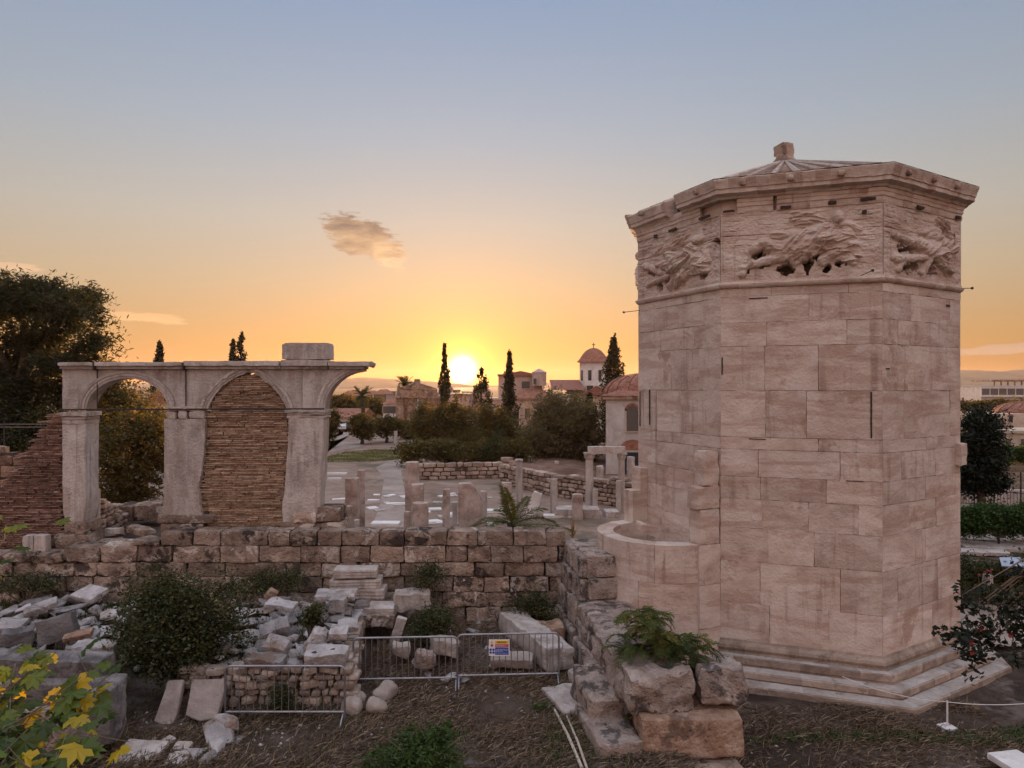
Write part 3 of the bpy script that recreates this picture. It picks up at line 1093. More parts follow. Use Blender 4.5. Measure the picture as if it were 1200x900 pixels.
CP = [(-.3, 10.50), (.10, 10.505), (.13, 10.56), (.16, 10.565), (.27, 10.60), (.275, 10.69), (.30, 10.695), (.315, 10.77), (.345, 10.83), (.365, 10.90), (.345, 10.925), (-.1, 10.95)]
ring(co, CP, 60, .018, skip=lambda k, u: k == 0 and u < .60, fr=4)
CP2 = [(p[0] * .86 - (.03 if p[0] > .2 else 0), p[1] - .03) for p in CP]
ring(co, CP2, 48, .022, skip=lambda k, u: not (k == 0 and u < .46), faces=[0], fr=4, seed=5)
co.build('cornice', PENT, tower)
for k, us in ((1, (.5, 1.5, 2.5)), (2, (.4, 1.4, 2.4)), (0, (2.9, .6))):
    for u in us:
        a, d, n, L = face(k)
        c = a + d * u + n * .33
        lh = MB()
        lh.block((c.x, c.y, 10.80), (.14, .12, .13), facerot(d, n), .02, .04, .04)
        lh.build('lion_spout', PENT_DARK, tower)
rf = MB()
apex = Vector((CEN.x, CEN.y, 12.42))
for k in range(8):
    a = CEN + (OCT[k] - CEN) * .99
    b = CEN + (OCT[(k + 1) % 8] - CEN) * .99
    for s in range(6):
        p, q = a.lerp(b, s / 6), a.lerp(b, (s + 1) / 6)
        for r_ in range(14):
            f0, f1 = r_ / 14, (r_ + 1) / 14
            z0, z1 = 10.93 + (12.42 - 10.93) * f0, 10.93 + (12.42 - 10.93) * f1

            def L3(w, f, z):
                v = w.lerp(CEN, f)
                return Vector((v.x, v.y, z))
            tn = random.random()
            rf.quad(L3(p, f0, z0 + .03), L3(q, f0, z0 + .03), L3(q, f1, z1), L3(p, f1, z1), tn)
            rf.quad(L3(p, f0, z0 - .02), L3(q, f0, z0 - .02), L3(q, f0, z0 + .03), L3(p, f0, z0 + .03), tn)
        e0 = Vector((p.x, p.y, 10.97))
        rf.tube([e0, e0.lerp(apex + Vector((0, 0, .04)), .96)], [.085, .03], 6, random.random())
roof = rf.build('roof', stone_mat('roof_marble_tiles', [(.3, (.30, .235, .20)), (.7, (.46, .38, .33))], scale=2.5, bump=.6, fine=12, tone=.3), tower)
fn = MB()
fn.lathe([(.36, 12.33), (.33, 12.40), (.29, 12.44), (.24, 12.50), (.23, 12.60)], (CEN.x, CEN.y, 0), 12, .08)
fn.block((CEN.x - .02, CEN.y, 12.73), (.40, .40, .32), Euler((0, R(-4), R(22))).to_matrix(), .03, .03, .09, .5)
fn.build('finial', PENT_DARK, roof)
fl = MB()
for k in range(8):
    a = CEN + (OCT[k] - CEN) * 1.092
    b = CEN + (OCT[(k + 1) % 8] - CEN) * 1.092
    c1, c0 = a.lerp(CEN, .22), b.lerp(CEN, .22)
    u0 = .6 if k == 0 else 0
    a, c1 = a.lerp(b, u0), c1.lerp(c0, u0)
    fl.add([(a.x, a.y, 10.932), (b.x, b.y, 10.932), (c0.x, c0.y, 10.985), (c1.x, c1.y, 10.985)], [(0, 1, 2, 3)])
fl.build('lead_flashing', plain_mat('lead_sheet', (.10, .075, .065), .5, .3), tower)
# rods sticking out under the frieze
for p, v in ((P(1121, 338, 17.0), Vector((.34, -.05, 0))), (P(747, 364, 19.4), Vector((-.38, -.05, -.05))), (P(1011, 322, 15.1), Vector((.14, -.14, .07)))):
    mb = MB()
    mb.tube([p - v * .2, p + v], .009, 6)
    mb.lathe([(.01, -.03), (.03, -.02), (.033, .0), (.03, .02), (.01, .03)], p + v, 8)
    mb.build('iron_rod', IRON, tower)

# round annex on the left face, with its pilaster
an = MB()
AM = (Vz + Va) / 2
aa, ad, anr, aL = face(0)
AC = AM + anr * .36
RO, TH = 1.66, .40


def annex_pt(s, r):
    """s 0..1 round the U from the far end to the near end"""
    if s < .08:
        p = AC - ad * r - anr * (.36 * (1 - s / .08))
    elif s > .92:
        p = AC + ad * r - anr * (.36 * ((s - .92) / .08))
    else:
        th = math.pi * (s - .08) / .84
        p = AC - ad * r * math.cos(th) + anr * r * math.sin(th)
    return p


def annex_course(s0, s1, z0, z1, rough=.008, ro=RO, ri=RO - TH):
    n, m = max(3, int((s1 - s0) * 56)), max(2, int((z1 - z0) / .13))
    sd = Vector((random.random() * 50, 0, 0))
    vs_, fs = [], []

    def ptx(i, j, r):
        q = annex_pt(s0 + (s1 - s0) * i / n, r)
        v = Vector((q.x, q.y, z0 + (z1 - z0) * j / m))
        return v + noise.noise_vector(v * 3.3 + sd) * rough + noise.noise_vector(v * 9 + sd) * rough * .5
    W_ = m + 1
    for i in range(n + 1):
        vs_ += [ptx(i, j, ro) for j in range(W_)] + [ptx(i, j, ri) for j in range(W_)]
    st_ = 2 * W_
    for i in range(n):
        b = i * st_
        for j in range(m):
            fs.append((b + j, b + st_ + j, b + st_ + j + 1, b + j + 1))
            fs.append((b + W_ + j, b + W_ + j + 1, b + st_ + W_ + j + 1, b + st_ + W_ + j))
        fs.append((b + m, b + st_ + m, b + st_ + W_ + m, b + W_ + m))
        fs.append((b, b + W_, b + st_ + W_, b + st_))
    for b in (0, n * st_):
        for j in range(m):
            fs.append((b + j, b + j + 1, b + W_ + j + 1, b + W_ + j))
    an.add(vs_, fs, random.random())


for z0, z1, cuts in ((-.5, .35, (0, .3, .62, 1)), (.35, 1.05, (0, .22, .5, .78, 1)), (1.05, 1.75, (0, .34, .66, 1)), (1.75, 2.62, (0, .2, .46, .72, .965))):
    for s0, s1 in zip(cuts, cuts[1:]):
        annex_course(s0 + .0006, s1 - .0006, z0 + .003, z1 - .003, .012)
annex_course(0, .10, 2.62, 3.45, .014)
annex_course(0, .05, 3.45, 4.05, .02)
p_ = annex_pt(.4, RO - TH)
fill = [annex_pt(i / 24, RO - TH + .03) for i in range(25)]
an.poly([(p.x, p.y, .5) for p in fill], (0, 0, 1.62))
ann = an.build('annex_wall', PENT, tower)
ann['label'] = 'round roofless turret wall built against the tower'
pi = MB()
rot0 = facerot(ad, anr)
pc = AM + ad * (aL / 2 - .20) + anr * .30
for z0, z1, w, dp, o_ in ((-.5, .7, .42, .62, 0), (.7, 1.7, .41, .60, 0), (1.7, 2.62, .40, .60, 0), (2.62, 3.42, .39, .55, .0), (3.42, 3.95, .40, .62, .04), (3.95, 4.75, .36, .42, -.06)):
    c = pc + anr * o_
    pi.block((c.x, c.y, (z0 + z1) / 2), (w, dp, z1 - z0 - .006), rot0, .014 if z0 < 3 else .035, .02, .1)
pi.build('pilaster', PENT, tower)
fc = MB()
fc.block(P(757, 618, 17.6), (.5, .3, .2), Euler((.2, .3, .4)).to_matrix(), .04, .05, .08)
setprops(fc.build('broken_fragment', PENT), 'small pinkish marble fragment lying inside the round turret wall', 'stone')

# ================================================================== ruined arcade
YA, TA = 19.5, .62
arc = thing('ruined_arcade', (XW(215, YA), YA, 2.6), 'ruined arcade of three marble piers carrying two arches and a broken cornice', 'ruin')


def ax(px):
    return XW(px, YA)


def az(py):
    return ZW(py, YA)


def pier(name, pts, z_split=(), seedv=0, dep=TA, rough=.012):
    """pier from outline rows: (py, px_left, px_right) top to bottom"""
    mb = MB()
    rows = []
    for (y0, l0, r0), (y1, l1, r1) in zip(pts, pts[1:]):
        k = max(1, int(abs(y1 - y0) / 5))
        for i in range(k):
            t = i / k
            rows.append((y0 + (y1 - y0) * t, l0 + (l1 - l0) * t, r0 + (r1 - r0) * t))
    rows.append(pts[-1])
    nx, ny = 8, 5
    ringn = 2 * (nx + ny)
    vs_ = []
    for (y, l, r) in rows:
        x0, x1 = ax(l), ax(r)
        pp = [(x0 + (x1 - x0) * i / nx, YA) for i in range(nx)] + [(x1, YA + dep * i / ny) for i in range(ny)] + [(x1 - (x1 - x0) * i / nx, YA + dep) for i in range(nx)] + [(x0, YA + dep - dep * i / ny) for i in range(ny)]
        for (x, yy) in pp:
            v = Vector((x, yy, az(y)))
            s = Vector((seedv, 0, 0))
            vs_.append(v + noise.noise_vector(v * 2.6 + s) * rough + noise.noise_vector(v * 9 + s) * rough * .6)
    fs = [(i * ringn + k, i * ringn + (k + 1) % ringn, (i + 1) * ringn + (k + 1) % ringn, (i + 1) * ringn + k) for i in range(len(rows) - 1) for k in range(ringn)]
    fs += [tuple(range(ringn)), tuple((len(rows) - 1) * ringn + k for k in range(ringn))[::-1]]
    mb.add(vs_, fs, random.random())
    return mb


pier('pier', [(497, 73, 100.5), (540, 73, 100), (585, 73.5, 100.5), (600, 74, 99), (611, 77, 97)], seedv=1).build('pier', MARBLE, arc)
pier('pier', [(491, 193, 241), (500, 193, 240), (520, 192.5, 239.5), (545, 192, 237), (570, 192, 233), (590, 191.5, 234), (604, 192, 237)], seedv=4, rough=.02).build('pier', MARBLE, arc)
pier('pier', [(489, 338, 379), (500, 338, 379), (530, 336.5, 377.5), (560, 334.5, 376), (580, 333, 374), (592, 330.5, 374), (600, 330.5, 373.5), (612, 332, 373)], seedv=9, rough=.016).build('pier', MARBLE, arc)


def cap(l, r, y0, y1, rough=.012):
    mb = MB()
    x0, x1 = ax(l), ax(r)
    h = az(y0) - az(y1)
    zc = az(y1)
    for a, b, e in ((0, .34, .02), (.36, .62, .03), (.64, 1, .07)):
        mb.block(((x0 + x1) / 2, YA + TA / 2, zc + h * (a + b) / 2), (x1 - x0 + 2 * e, TA + 2 * e, h * (b - a)), None, rough, .02, .08)
    return mb


cap(74, 100, 483, 497).build('capital', MARBLE, arc)
mb = MB()
for l, r, y0, y1 in ((194, 207, 482, 491), (208, 219, 481, 491), (220, 240, 482, 491), (195, 238, 477, 482)):
    mb.block(((ax(l) + ax(r)) / 2, YA + TA / 2 - .03, (az(y0) + az(y1)) / 2), (ax(r) - ax(l) - .02, TA, az(y0) - az(y1)), None, .04, .05, .06)
mb.build('capital', MARBLE, arc)['label'] = 'crumbled capital broken into lumps'
cap(337, 380, 480, 490, .02).build('capital', MARBLE, arc)

# spandrels with moulded archivolts: (x centre, springing y, half span, rise)
ARCH = [(147.8, 480, 47.8, 36.5), (288.5, 480, 45.5, 41), (428, 480, 48, 45)]


def low_edge(px, grow=0.0):
    for i, (c, sy, hs, rise) in enumerate(ARCH):
        a, r = hs + grow, rise + grow
        if abs(px - c) < a:
            y = sy - r * math.sqrt(max(0, 1 - ((px - c) / a) ** 2))
            if i == 1:
                tt = abs(px - c) / a
                y = .55 * y + .45 * (sy - (r + 2) * (1 - tt ** 1.45))
            if i == 1 and grow < 9:
                y += 2.2 * noise.noise(Vector((px * .16, grow, 1))) - (3.0 if 285 < px < 310 and grow < 5 else 0) * (1 - abs(px - 296) / 15)
            return y
    return 480


def arch_slab(x0, x1, y_top, y0, dep, grow, rough=.008):
    """marble face between the arch line and y_top, front at y0"""
    mb = MB()
    xs = np.linspace(x0, x1, int((x1 - x0) / 1.2) + 1)
    for c, sy, hs, rise in ARCH:
        xs = np.append(xs, [c - hs - grow, c + hs + grow, c - hs - grow + .4, c + hs + grow - .4])
    xs = sorted(x for x in xs if x0 <= x <= x1)
    m = 6
    vs_, fs = [], []
    for x in xs:
        lo = min(low_edge(x, grow), 480)
        lo = max(lo, y_top + .4)
        for side in (0, 1):
            for j in range(m + 1):
                v = Vector((ax(x), y0 + dep * side, az(lo + (y_top - lo) * j / m)))
                vs_.append(v + noise.noise_vector(v * 4) * rough)
    s = 2 * (m + 1)
    for i in range(len(xs) - 1):
        b = i * s
        for j in range(m):
            fs.append((b + j, b + s + j, b + s + j + 1, b + j + 1))
            q = m + 1 + j
            fs.append((b + q, b + q + 1, b + s + q + 1, b + s + q))
        fs.append((b, b + m + 1, b + s + m + 1, b + s))
        fs.append((b + m, b + s + m, b + s + 2 * m + 1, b + 2 * m + 1))
    for b in (0, (len(xs) - 1) * s):
        for j in range(m):
            fs.append((b + j, b + j + 1, b + m + 2 + j, b + m + 1 + j))
    mb.add(vs_, fs, random.random())
    return mb


for l, r in ((71.5, 216), (217.2, 353), (353.6, 424.5)):
    o = arch_slab(l, r, 431.5, YA + .06, TA - .14, 8.8)
    o.build('arch_block', MARBLE, arc)
ri = MB()
for g, dd in ((0, .055), (3, .035), (6, .012)):
    for l, r in ((99.8, 196), (242.5, 334.5), (379.8, 425)):
        # ring between intrados+g and the spandrel
        xs = np.linspace(l - 9, r + 9 if r < 400 else r, 110)
        vs_, fs = [], []
        for x in xs:
            inner, outer = low_edge(x, g), low_edge(x, 9.2)
            ci = [a for a in ARCH if abs(x - a[0]) < a[2] + 9.4]
            if not ci:
                inner = outer = 480
            if inner > 479.9:
                inner = 480
            yb, yf = YA + .06 + (TA - .12 if g == 0 else .1), YA + dd
            z_i, z_o = az(inner), az(min(outer, inner))
            vs_ += [Vector((ax(x), yf, z_i)), Vector((ax(x), yf, z_o)), Vector((ax(x), yb, z_o)), Vector((ax(x), yb, z_i))]
        for i in range(len(xs) - 1):
            b = i * 4
            fs += [(b, b + 4, b + 5, b + 1), (b, b + 3, b + 7, b + 4), (b + 3, b + 2, b + 6, b + 7), (b + 1, b + 5, b + 6, b + 2)]
        fs += [(0, 1, 2, 3), (len(xs) * 4 - 4, len(xs) * 4 - 1, len(xs) * 4 - 2, len(xs) * 4 - 3)]
        ri.add(vs_, fs, random.random())
ri.build('archivolt', MARBLE, arc)
cs = MB()
for l, r, y0 in ((70.5, 113, 424.8), (113.5, 216, 424.3), (217, 329, 423), (330, 385, 421.8), (385.5, 434, 423.5)):
    cs.block(((ax(l) + ax(r)) / 2, YA + TA / 2 - .03, (az(y0) + az(429)) / 2), (ax(r) - ax(l) - .008, TA + .22, az(y0) - az(429)), None, .013, .018, .1)
    cs.block(((ax(l) + ax(min(r, 427))) / 2, YA + TA / 2 - .01, (az(429) + az(432.5)) / 2), (ax(min(r, 427)) - ax(l) - .008, TA + .08, az(429) - az(432.5)), None, .01, .015, .1)
cs.block((ax(434), YA + .3, az(427)), (.12, .5, .16), Euler((0, .5, 0)).to_matrix(), .03, .03, .05)
cs.build('cornice', MARBLE, arc)
tb = MB()
tb.block(((ax(330) + ax(385)) / 2, YA + .32, (az(403) + az(421)) / 2), (ax(385) - ax(330), .62, az(403) - az(421)), None, .010, .022, .08)
tb.block(((ax(331) + ax(385)) / 2, YA + .32, az(402.6)), (ax(384) - ax(332), .56, .06), None, .01, .03, .1)
setprops(tb.build('marble_block', MARBLE), 'loose rectangular marble block resting on top of the broken arcade cornice', 'stone block')
tr = MB()
tr.tube([(ax(71), YA - .03, az(480)), (ax(380), YA - .03, az(479))], .022, 6)
tr.build('tie_rod', IRON, arc)
for x in (113, 217):
    tr = MB()
    tr.box((ax(x), YA - .01, az(429.5)), (.035, .3, .22))
    tr.box((ax(x), YA + .04, az(455)), (.018, .03, 1.05))
    tr.build('clamp', IRON, arc)


def bricks(mb, x0, x1, z0, z1, y0, inside, rh=.062, dep=.5, jit=.02, col=None):
    z = z0
    while z < z1:
        h = rh * random.uniform(.75, 1.25)
        x = x0 - random.uniform(0, .3)
        rowtone = random.random()
        while x < x1:
            w = random.uniform(.16, .46)
            if inside(x + w / 2, z + h / 2):
                jj = random.gauss(0, jit) + (.05 if random.random() < .05 else 0)
                mb.box((x + w / 2, y0 + dep / 2 + jj, z + h / 2), (w - .012, dep, h - .016), Euler((0, random.gauss(0, .012), random.gauss(0, .03))).to_matrix(), min(1, max(0, rowtone * .5 + random.random() * .5)))
            x += w
        z += h


inf = MB()


def in_arch(x, z):
    px, py = CX + x * F / YA, HY - (z - EYE) * F / YA
    if py < 486:
        return 244 < px < 333.5 and py > low_edge(px, -1) - .5
    l = 240 - (6.0 if 520 < py < 600 else 0)
    r = 339 - (4 if py > 520 else 0) - (6 if py > 570 else 0)
    return l < px < r


bricks(inf, ax(232), ax(341), az(628), az(433), YA + .10, in_arch, rh=.050, dep=.36)
inf.build('brick_infill', BRICK_PALE, arc, smooth_=False)
mc = MB()
mc.box(((ax(243) + ax(334)) / 2, YA + .31, (az(628) + az(484)) / 2), (ax(334) - ax(243), .33, az(484) - az(628)))
seg = [(x, low_edge(x, -1) + 1) for x in np.linspace(246, 331, 20)]
mc.poly([(ax(245), YA + .15, az(484))] + [(ax(x), YA + .15, az(y)) for x, y in seg] + [(ax(332), YA + .15, az(484))], (0, .33, 0))
mc.build('infill_mortar', MORTAR, arc, smooth_=False)

bw = thing('brick_wall', (ax(30), YA + .3, 2.2), 'sloping remnant of thin red brick wall beside the leftmost arcade pier', 'wall')


def in_bw(x, z):
    px, py = CX + x * F / YA, HY - (z - EYE) * F / YA
    return px < 73 and py > 486 + max(0, 57 - px) * 1.42 + 5 * noise.noise(Vector((px * .12, 0, 2)))


b1 = MB()
bricks(b1, ax(-60), ax(73), az(668), az(486), YA + .08, in_bw, rh=.050, dep=.5)
b1.build('brickwork', BRICK, bw, smooth_=False)
b2 = MB()
b2.poly([(ax(72), YA + .2, az(668)), (ax(-62), YA + .2, az(668)), (ax(-62), YA + .2, az(660)), (ax(55), YA + .2, az(496)), (ax(72), YA + .2, az(492))], (0, .36, 0))
b2.build('mortar_core', MORTAR, bw, smooth_=False)

# ================================================================== ashlar back wall
YW = 18.75


def wx(px):
    return XW(px, YW)


def wz(py):
    return ZW(py, YW)


aw = thing('ashlar_wall', (wx(400), YW + .3, 0), 'long weathered ashlar wall of dark stained limestone blocks running below the arcade', 'wall')
wb = MB()
cbk = MB()
courses = [(wz(640), wz(622.5)), (wz(659.5), wz(640)), (wz(676), wz(659.5)), (wz(694), wz(676)), (wz(712), wz(694)), (wz(734), wz(712))]


def wall_top(px):
    if px < 62:
        return 649
    if px < 112:
        return 641
    if px < 196:
        return 641 - (px - 112) * .13
    return 622


for i, (z0, z1) in enumerate(courses):
    x = wx(-90) - random.uniform(0, .6)
    while x < wx(662):
        w = random.choice((.62, .8, .95, 1.05, 1.25)) * random.uniform(.9, 1.1)
        pxm = CX + (x + w / 2) * F / YW
        t0 = wall_top(pxm)
        zt = min(z1, wz(t0))
        if zt - z0 > .09:
            far = pxm < 200
            rg = .05 if far else .03
            if x + w > wx(663):
                w = max(.3, wx(663) - x)
            wb.block((x + w / 2, YW + .33 + random.gauss(0, .025), (z0 + zt) / 2), (w - .02, .66, zt - z0 - .016), Euler((random.gauss(0, .01), random.gauss(0, .012), random.gauss(0, .015))).to_matrix(), rg * (1.5 if i > 3 else 1), .032, .085, None, 3.2)
        x += w
cbk.box(((wx(-90) + wx(655)) / 2, YW + .4, wz(700)), (wx(655) - wx(-90), .38, (wz(655) - wz(700)) * 2))
wb.build('block_courses', POROS, aw, ang=50)
cbk.build('wall_core', DIRTCORE, aw)
# stones that carry the piers
base_specs = [(186, 252, 603, 613, .9, 'flat dark stone slab under the middle arcade pier'), (190, 240, 613, 623, .7, None), (330, 401, 612, 626, .9, 'long brown stone base under the right arcade pier'),
              (344, 372, 600, 612, .75, None), (372, 400, 594, 611, .8, 'rough brown block beside the foot of the right arcade pier'), (77, 104, 611, 626, .75, None), (66, 106, 625, 642, .85, 'large worn stone base under the left arcade pier'),
              (240, 332, 624, 631, .6, None), (106, 186, 637, 650, .8, None)]
ba = MB()
for l, r, y0, y1, dp, lab in base_specs:
    mb = MB() if lab else ba
    mb.block(((ax(l) + ax(r)) / 2, YA - .1 + dp / 2, (az(y0) + az(y1)) / 2), (ax(r) - ax(l), dp, az(y0) - az(y1)), Euler((0, random.gauss(0, .015), 0)).to_matrix(), .035, .05, .08, None, 3)
    if lab:
        setprops(mb.build('base_stone', POROS), lab, 'stone block')
ba.build('pier_footing', POROS, aw)
for l, r, lab in ((38, 50.5, 'left of two narrow upright marble stones before the brick wall'), (51, 65, 'right of two narrow upright marble stones before the brick wall')):
    mb = MB()
    mb.block(((ax(l) + ax(r)) / 2, YA - .28, (az(624) + az(645)) / 2), (ax(r) - ax(l), .25, az(624) - az(645)), None, .02, .03, .08)
    setprops(mb.build('upright_stone', MARBLE), lab, 'stone block')

# ================================================================== stepped wall running towards the viewer
sw = thing('stepped_wall', (2.0, 15.5, 0), 'crumbling stepped stone wall running from the corner down beside the tower', 'wall')
w1 = MB()
axd = Vector((.165, -.986, 0))
rotw = Matrix((axd.cross(Vector((0, 0, 1))) * -1, -axd, Vector((0, 0, 1)))).transposed()
rotw = Euler((0, 0, R(8.5))).to_matrix()


def swb(px0, px1, y_near, y_far, z0, z1, rough=.03, tone=None, mb=None, rz=R(8.5), tilt=0.0):
    x0, x1 = XW(px0, y_near), XW(px1, y_near)
    c = Vector(((x0 + x1) / 2, (y_near + y_far) / 2, (z0 + z1) / 2))
    c.x -= (y_far - y_near) / 2 * math.tan(rz)
    (mb or w1).block(c, (x1 - x0, y_far - y_near, z1 - z0), Euler((tilt, 0, rz)).to_matrix(), rough, .05, .075, tone, 3.0, maxn=18)


# left face of large blocks, three courses, stepping down towards the viewer
for (yn, yf, zs) in ((17.75, 18.75, (-.1, .55, 1.1, 1.65, 2.22)), (16.75, 17.72, (-.1, .5, 1.15, 1.7, 2.2)), (15.75, 16.72, (-.1, .45, .85, 1.22)), (14.75, 15.72, (-.1, .5, .9, 1.2)), (13.7, 14.72, (-.1, .45, .95))):
    for z0, z1 in zip(zs, zs[1:]):
        xa = 1.05 + (18.75 - yn) * .155 + z1 * .12 + random.gauss(0, .03)
        xl = CX + xa * F / yn
        swb(xl, xl + random.uniform(.62, .8) * F / yn, yn, yf - .03, z0, z1 - .02, .04)
for (yn, yf, z0, z1, l, r) in ((16.75, 18.7, 1.72, 2.24, 688, 727), (16.7, 18.7, 1.22, 1.71, 690, 729), (16.6, 18.7, 0, 1.2, 690, 728), (14.5, 16.6, .75, 1.2, 712, 771), (14.4, 16.6, -.2, .74, 716, 775), (13.75, 14.4, .3, 1.02, 718, 780)):
    swb(l, r, yn, yf, z0, z1, .022, None)
w1.build('block_courses', POROS_ROUGH, sw, ang=50)


def loose(name, lab, px0, px1, yn, yf, z0, z1, mat, rough=.04, rz=R(8.5), tilt=0.0, group=None):
    mb = MB()
    swb(px0, px1, yn, yf, z0, z1, rough, .5, mb, rz, tilt)
    return setprops(mb.build(name, mat, ang=50), lab, 'stone block', group)


loose('weathered_block', 'long pitted grey boulder on the near end of the stepped wall under the ferny plant', 738, 818, 12.3, 14.6, .56, 1.24, POROS_ROUGH, .10, R(10), R(1))
loose('weathered_block', 'round topped pitted boulder on the right near end of the stepped wall', 822, 874, 12.45, 13.6, .58, 1.20, POROS_ROUGH, .09, R(-4), R(-8))
loose('squared_block', 'large orange stained squared block at the near end of the stepped wall', 752, 873, 12.1, 13.7, -.12, .56, ORANGE_STONE, .03, R(2))
loose('squared_block', 'low grey slab half buried under the orange block', 700, 756, 11.95, 13.6, -.2, .22, POROS_ROUGH, .05, R(9))
loose('squared_block', 'grey block leaning between the wall end and the low slab', 690, 745, 12.9, 14.3, .0, .62, POROS_ROUGH, .06, R(9), R(6))
loose('foundation_slab', 'flat foundation stone in the soil below the orange block', 745, 880, 11.5, 12.6, -.45, -.14, POROS, .03, R(0))
loose('standing_stone', 'small pitted standing stone against the foot of the stepped wall', 688, 712, 14.0, 14.5, -.05, .72, POROS_ROUGH, .05, R(5))
loose('standing_stone', 'narrow rough grey stone standing beside the ferny plant', 712, 738, 13.7, 14.3, .0, 1.16, POROS_ROUGH, .07, R(5))
loose('flat_slab', 'pale flat slab lying on the soil at the foot of the stepped wall', 660, 712, 13.5, 14.7, -.05, .1, MARBLE, .03, R(20))
loose('flat_slab', 'blue grey stone lying by the right end of the barriers', 676, 697, 14.6, 15.1, -.05, .28, MARBLE, .05, R(20))
loose('boulder', 'reddish boulder in the corner under the stepped wall', 637, 664, 16.6, 17.2, 0, .62, ORANGE_STONE, .09, R(10))

# ================================================================== rubble heaps
def hull_stone(size, n=14, rough=.03, flat=False):
    """angular broken piece of marble, unit-ish size"""
    bm = bmesh.new()
    for _ in range(n):
        p = Vector((random.uniform(-1, 1), random.uniform(-1, 1), random.uniform(-1, 1)))
        m = max(abs(c) for c in p)
        p = p / m * random.uniform(.78, 1.0)            # push out to a box: slabs rather than balls
        bm.verts.new((p.x * size[0] / 2, p.y * size[1] / 2, p.z * size[2] / 2))
    r = bmesh.ops.convex_hull(bm, input=bm.verts)
    bmesh.ops.delete(bm, geom=[e for e in r['geom_interior'] if isinstance(e, bmesh.types.BMVert)], context='VERTS')
    bmesh.ops.dissolve_limit(bm, angle_limit=R(14), verts=bm.verts, edges=bm.edges)
    bmesh.ops.bevel(bm, geom=list(bm.edges), offset=min(size) * .05, segments=1, affect='EDGES', profile=.6)
    bmesh.ops.triangulate(bm, faces=bm.faces)
    bmesh.ops.subdivide_edges(bm, edges=[e for e in bm.edges if e.calc_length() > .12], cuts=1)
    sd = Vector((random.random() * 90, 0, 0))
    for v in bm.verts:
        v.co += noise.noise_vector(v.co * 6 + sd) * rough * .6
    mb = MB()
    bm.verts.index_update()
    mb.add([v.co.copy() for v in bm.verts], [tuple(v.index for v in f.verts) for f in bm.faces], .5)
    bm.free()
    return mb


STONES = []
for i in range(18):
    sz = random.choice(((.55, .36, .13), (.42, .32, .17), (.36, .28, .11), (.60, .36, .16), (.32, .26, .16), (.52, .28, .10), (.42, .22, .17)))
    o = hull_stone(sz, random.randint(11, 18)).build('rubble_stone', RUBBLE, ang=30)
    me = o.data
    bpy.data.objects.remove(o)
    STONES.append((me, sz))
NST = 0


def stone(x, y, z, label, group, sc=1.0, rot=None, k=None, name='rubble_stone'):
    global NST
    NST += 1
    me, sz = STONES[random.randrange(len(STONES)) if k is None else k]
    o = bpy.data.objects.new(name, me)
    COL.objects.link(o)
    o.location = (x, y, z)
    o.rotation_euler = rot or (random.gauss(.18, .26), random.gauss(0, .26), random.random() * 6.28)
    o.scale = (sc * random.uniform(.85, 1.15),) * 2 + (sc * random.uniform(.85, 1.2),)
    return setprops(o, label, 'stone', group)


def heap(n, x0, x1, y0, y1, label, group, smin=.55, smax=1.25, zbase=0.06, layers=.16, ok=None):
    placed = []
    tries = 0
    while len(placed) < n and tries < n * 60:
        tries += 1
        x, y = random.uniform(x0, x1), random.uniform(y0, y1)
        if ok and not ok(x, y):
            continue
        s = random.uniform(smin, smax)
        if any((x - a) ** 2 + (y - b) ** 2 < (.155 * (s + c)) ** 2 * (.9 if tries < n * 30 else .3) for a, b, c in placed):
            continue
        placed.append((x, y, s))
        e = random.random() ** 2 * layers
        stone(x, y, gz(x, y) + zbase * s + e, label, group, s)


heap(172, -6.75, -3.55, 13.95, 17.9, 'broken marble stone among many in the heap behind the left barrier', 'stones on the middle rubble heap', .75, 1.4, .05, .26)
heap(122, -13.6, -7.9, 13.9, 17.9, 'broken grey stone among many in the heap left of the big bush', 'stones on the left rubble heap', .7, 1.45, .05, .22, ok=lambda x, y: x > -12.2 * (y / 15.8))


def big(name, lab, px, py, Y, size, rot, mat, rough=.03, cat='stone', z=None):
    if 'heap' in lab and mat is MARBLE:
        mat, rough = RUBBLE, rough + .015
    mb = MB()
    mb.block((0, 0, 0), size, None, rough, .03, .07, .5)
    o = mb.build(name, mat, ang=40)
    o.location = P(px, py, Y)
    o.rotation_euler = rot
    return setprops(o, lab, cat)


BLOCKM = stone_mat('dark_block_marble', [(.2, (.085, .078, .078)), (.5, (.17, .155, .152)), (.8, (.28, .258, .25))], scale=2.0, bump=.9, fine=10, stain=((.06, .055, .055), 1.6, .56, .7), tone=0)
big('marble_slab', 'smooth tilted marble slab at the top of the left heap', 105, 696, 17.9, (.66, .58, .14), (.28, .1, -.35), MARBLE, .01)
big('marble_slab', 'long pale slab on the upper left edge of the left heap', 48, 712, 16.8, (.68, .34, .15), (.2, -.3, .5), MARBLE, .015)
big('marble_slab', 'flat white slab at the left border of the left heap', 12, 732, 15.8, (.6, .5, .11), (.15, .05, .2), MARBLE, .015)
big('boulder', 'big dark grey upright boulder in the middle of the left heap', 68, 737, 15.1, (.72, .3, .52), (-.2, -.25, .25), stone_mat('dark_boulder_stone', [(.3, (.10, .09, .09)), (.7, (.19, .17, .165))], bump=.7, tone=0), .05)
big('boulder', 'brown boulder under the white slab of the left heap', 20, 748, 15.0, (.6, .4, .36), (.1, .1, .6), BLOCKM, .07)
big('marble_slab', 'long low slab lying along the front of the left heap', 113, 757, 14.6, (.85, .36, .15), (.1, .03, .1), MARBLE, .02)
big('marble_slab', 'reddish brown brick shaped slab on the left heap', 92, 744, 15.0, (.56, .27, .12), (.25, -.15, .25), ORANGE_STONE, .02)
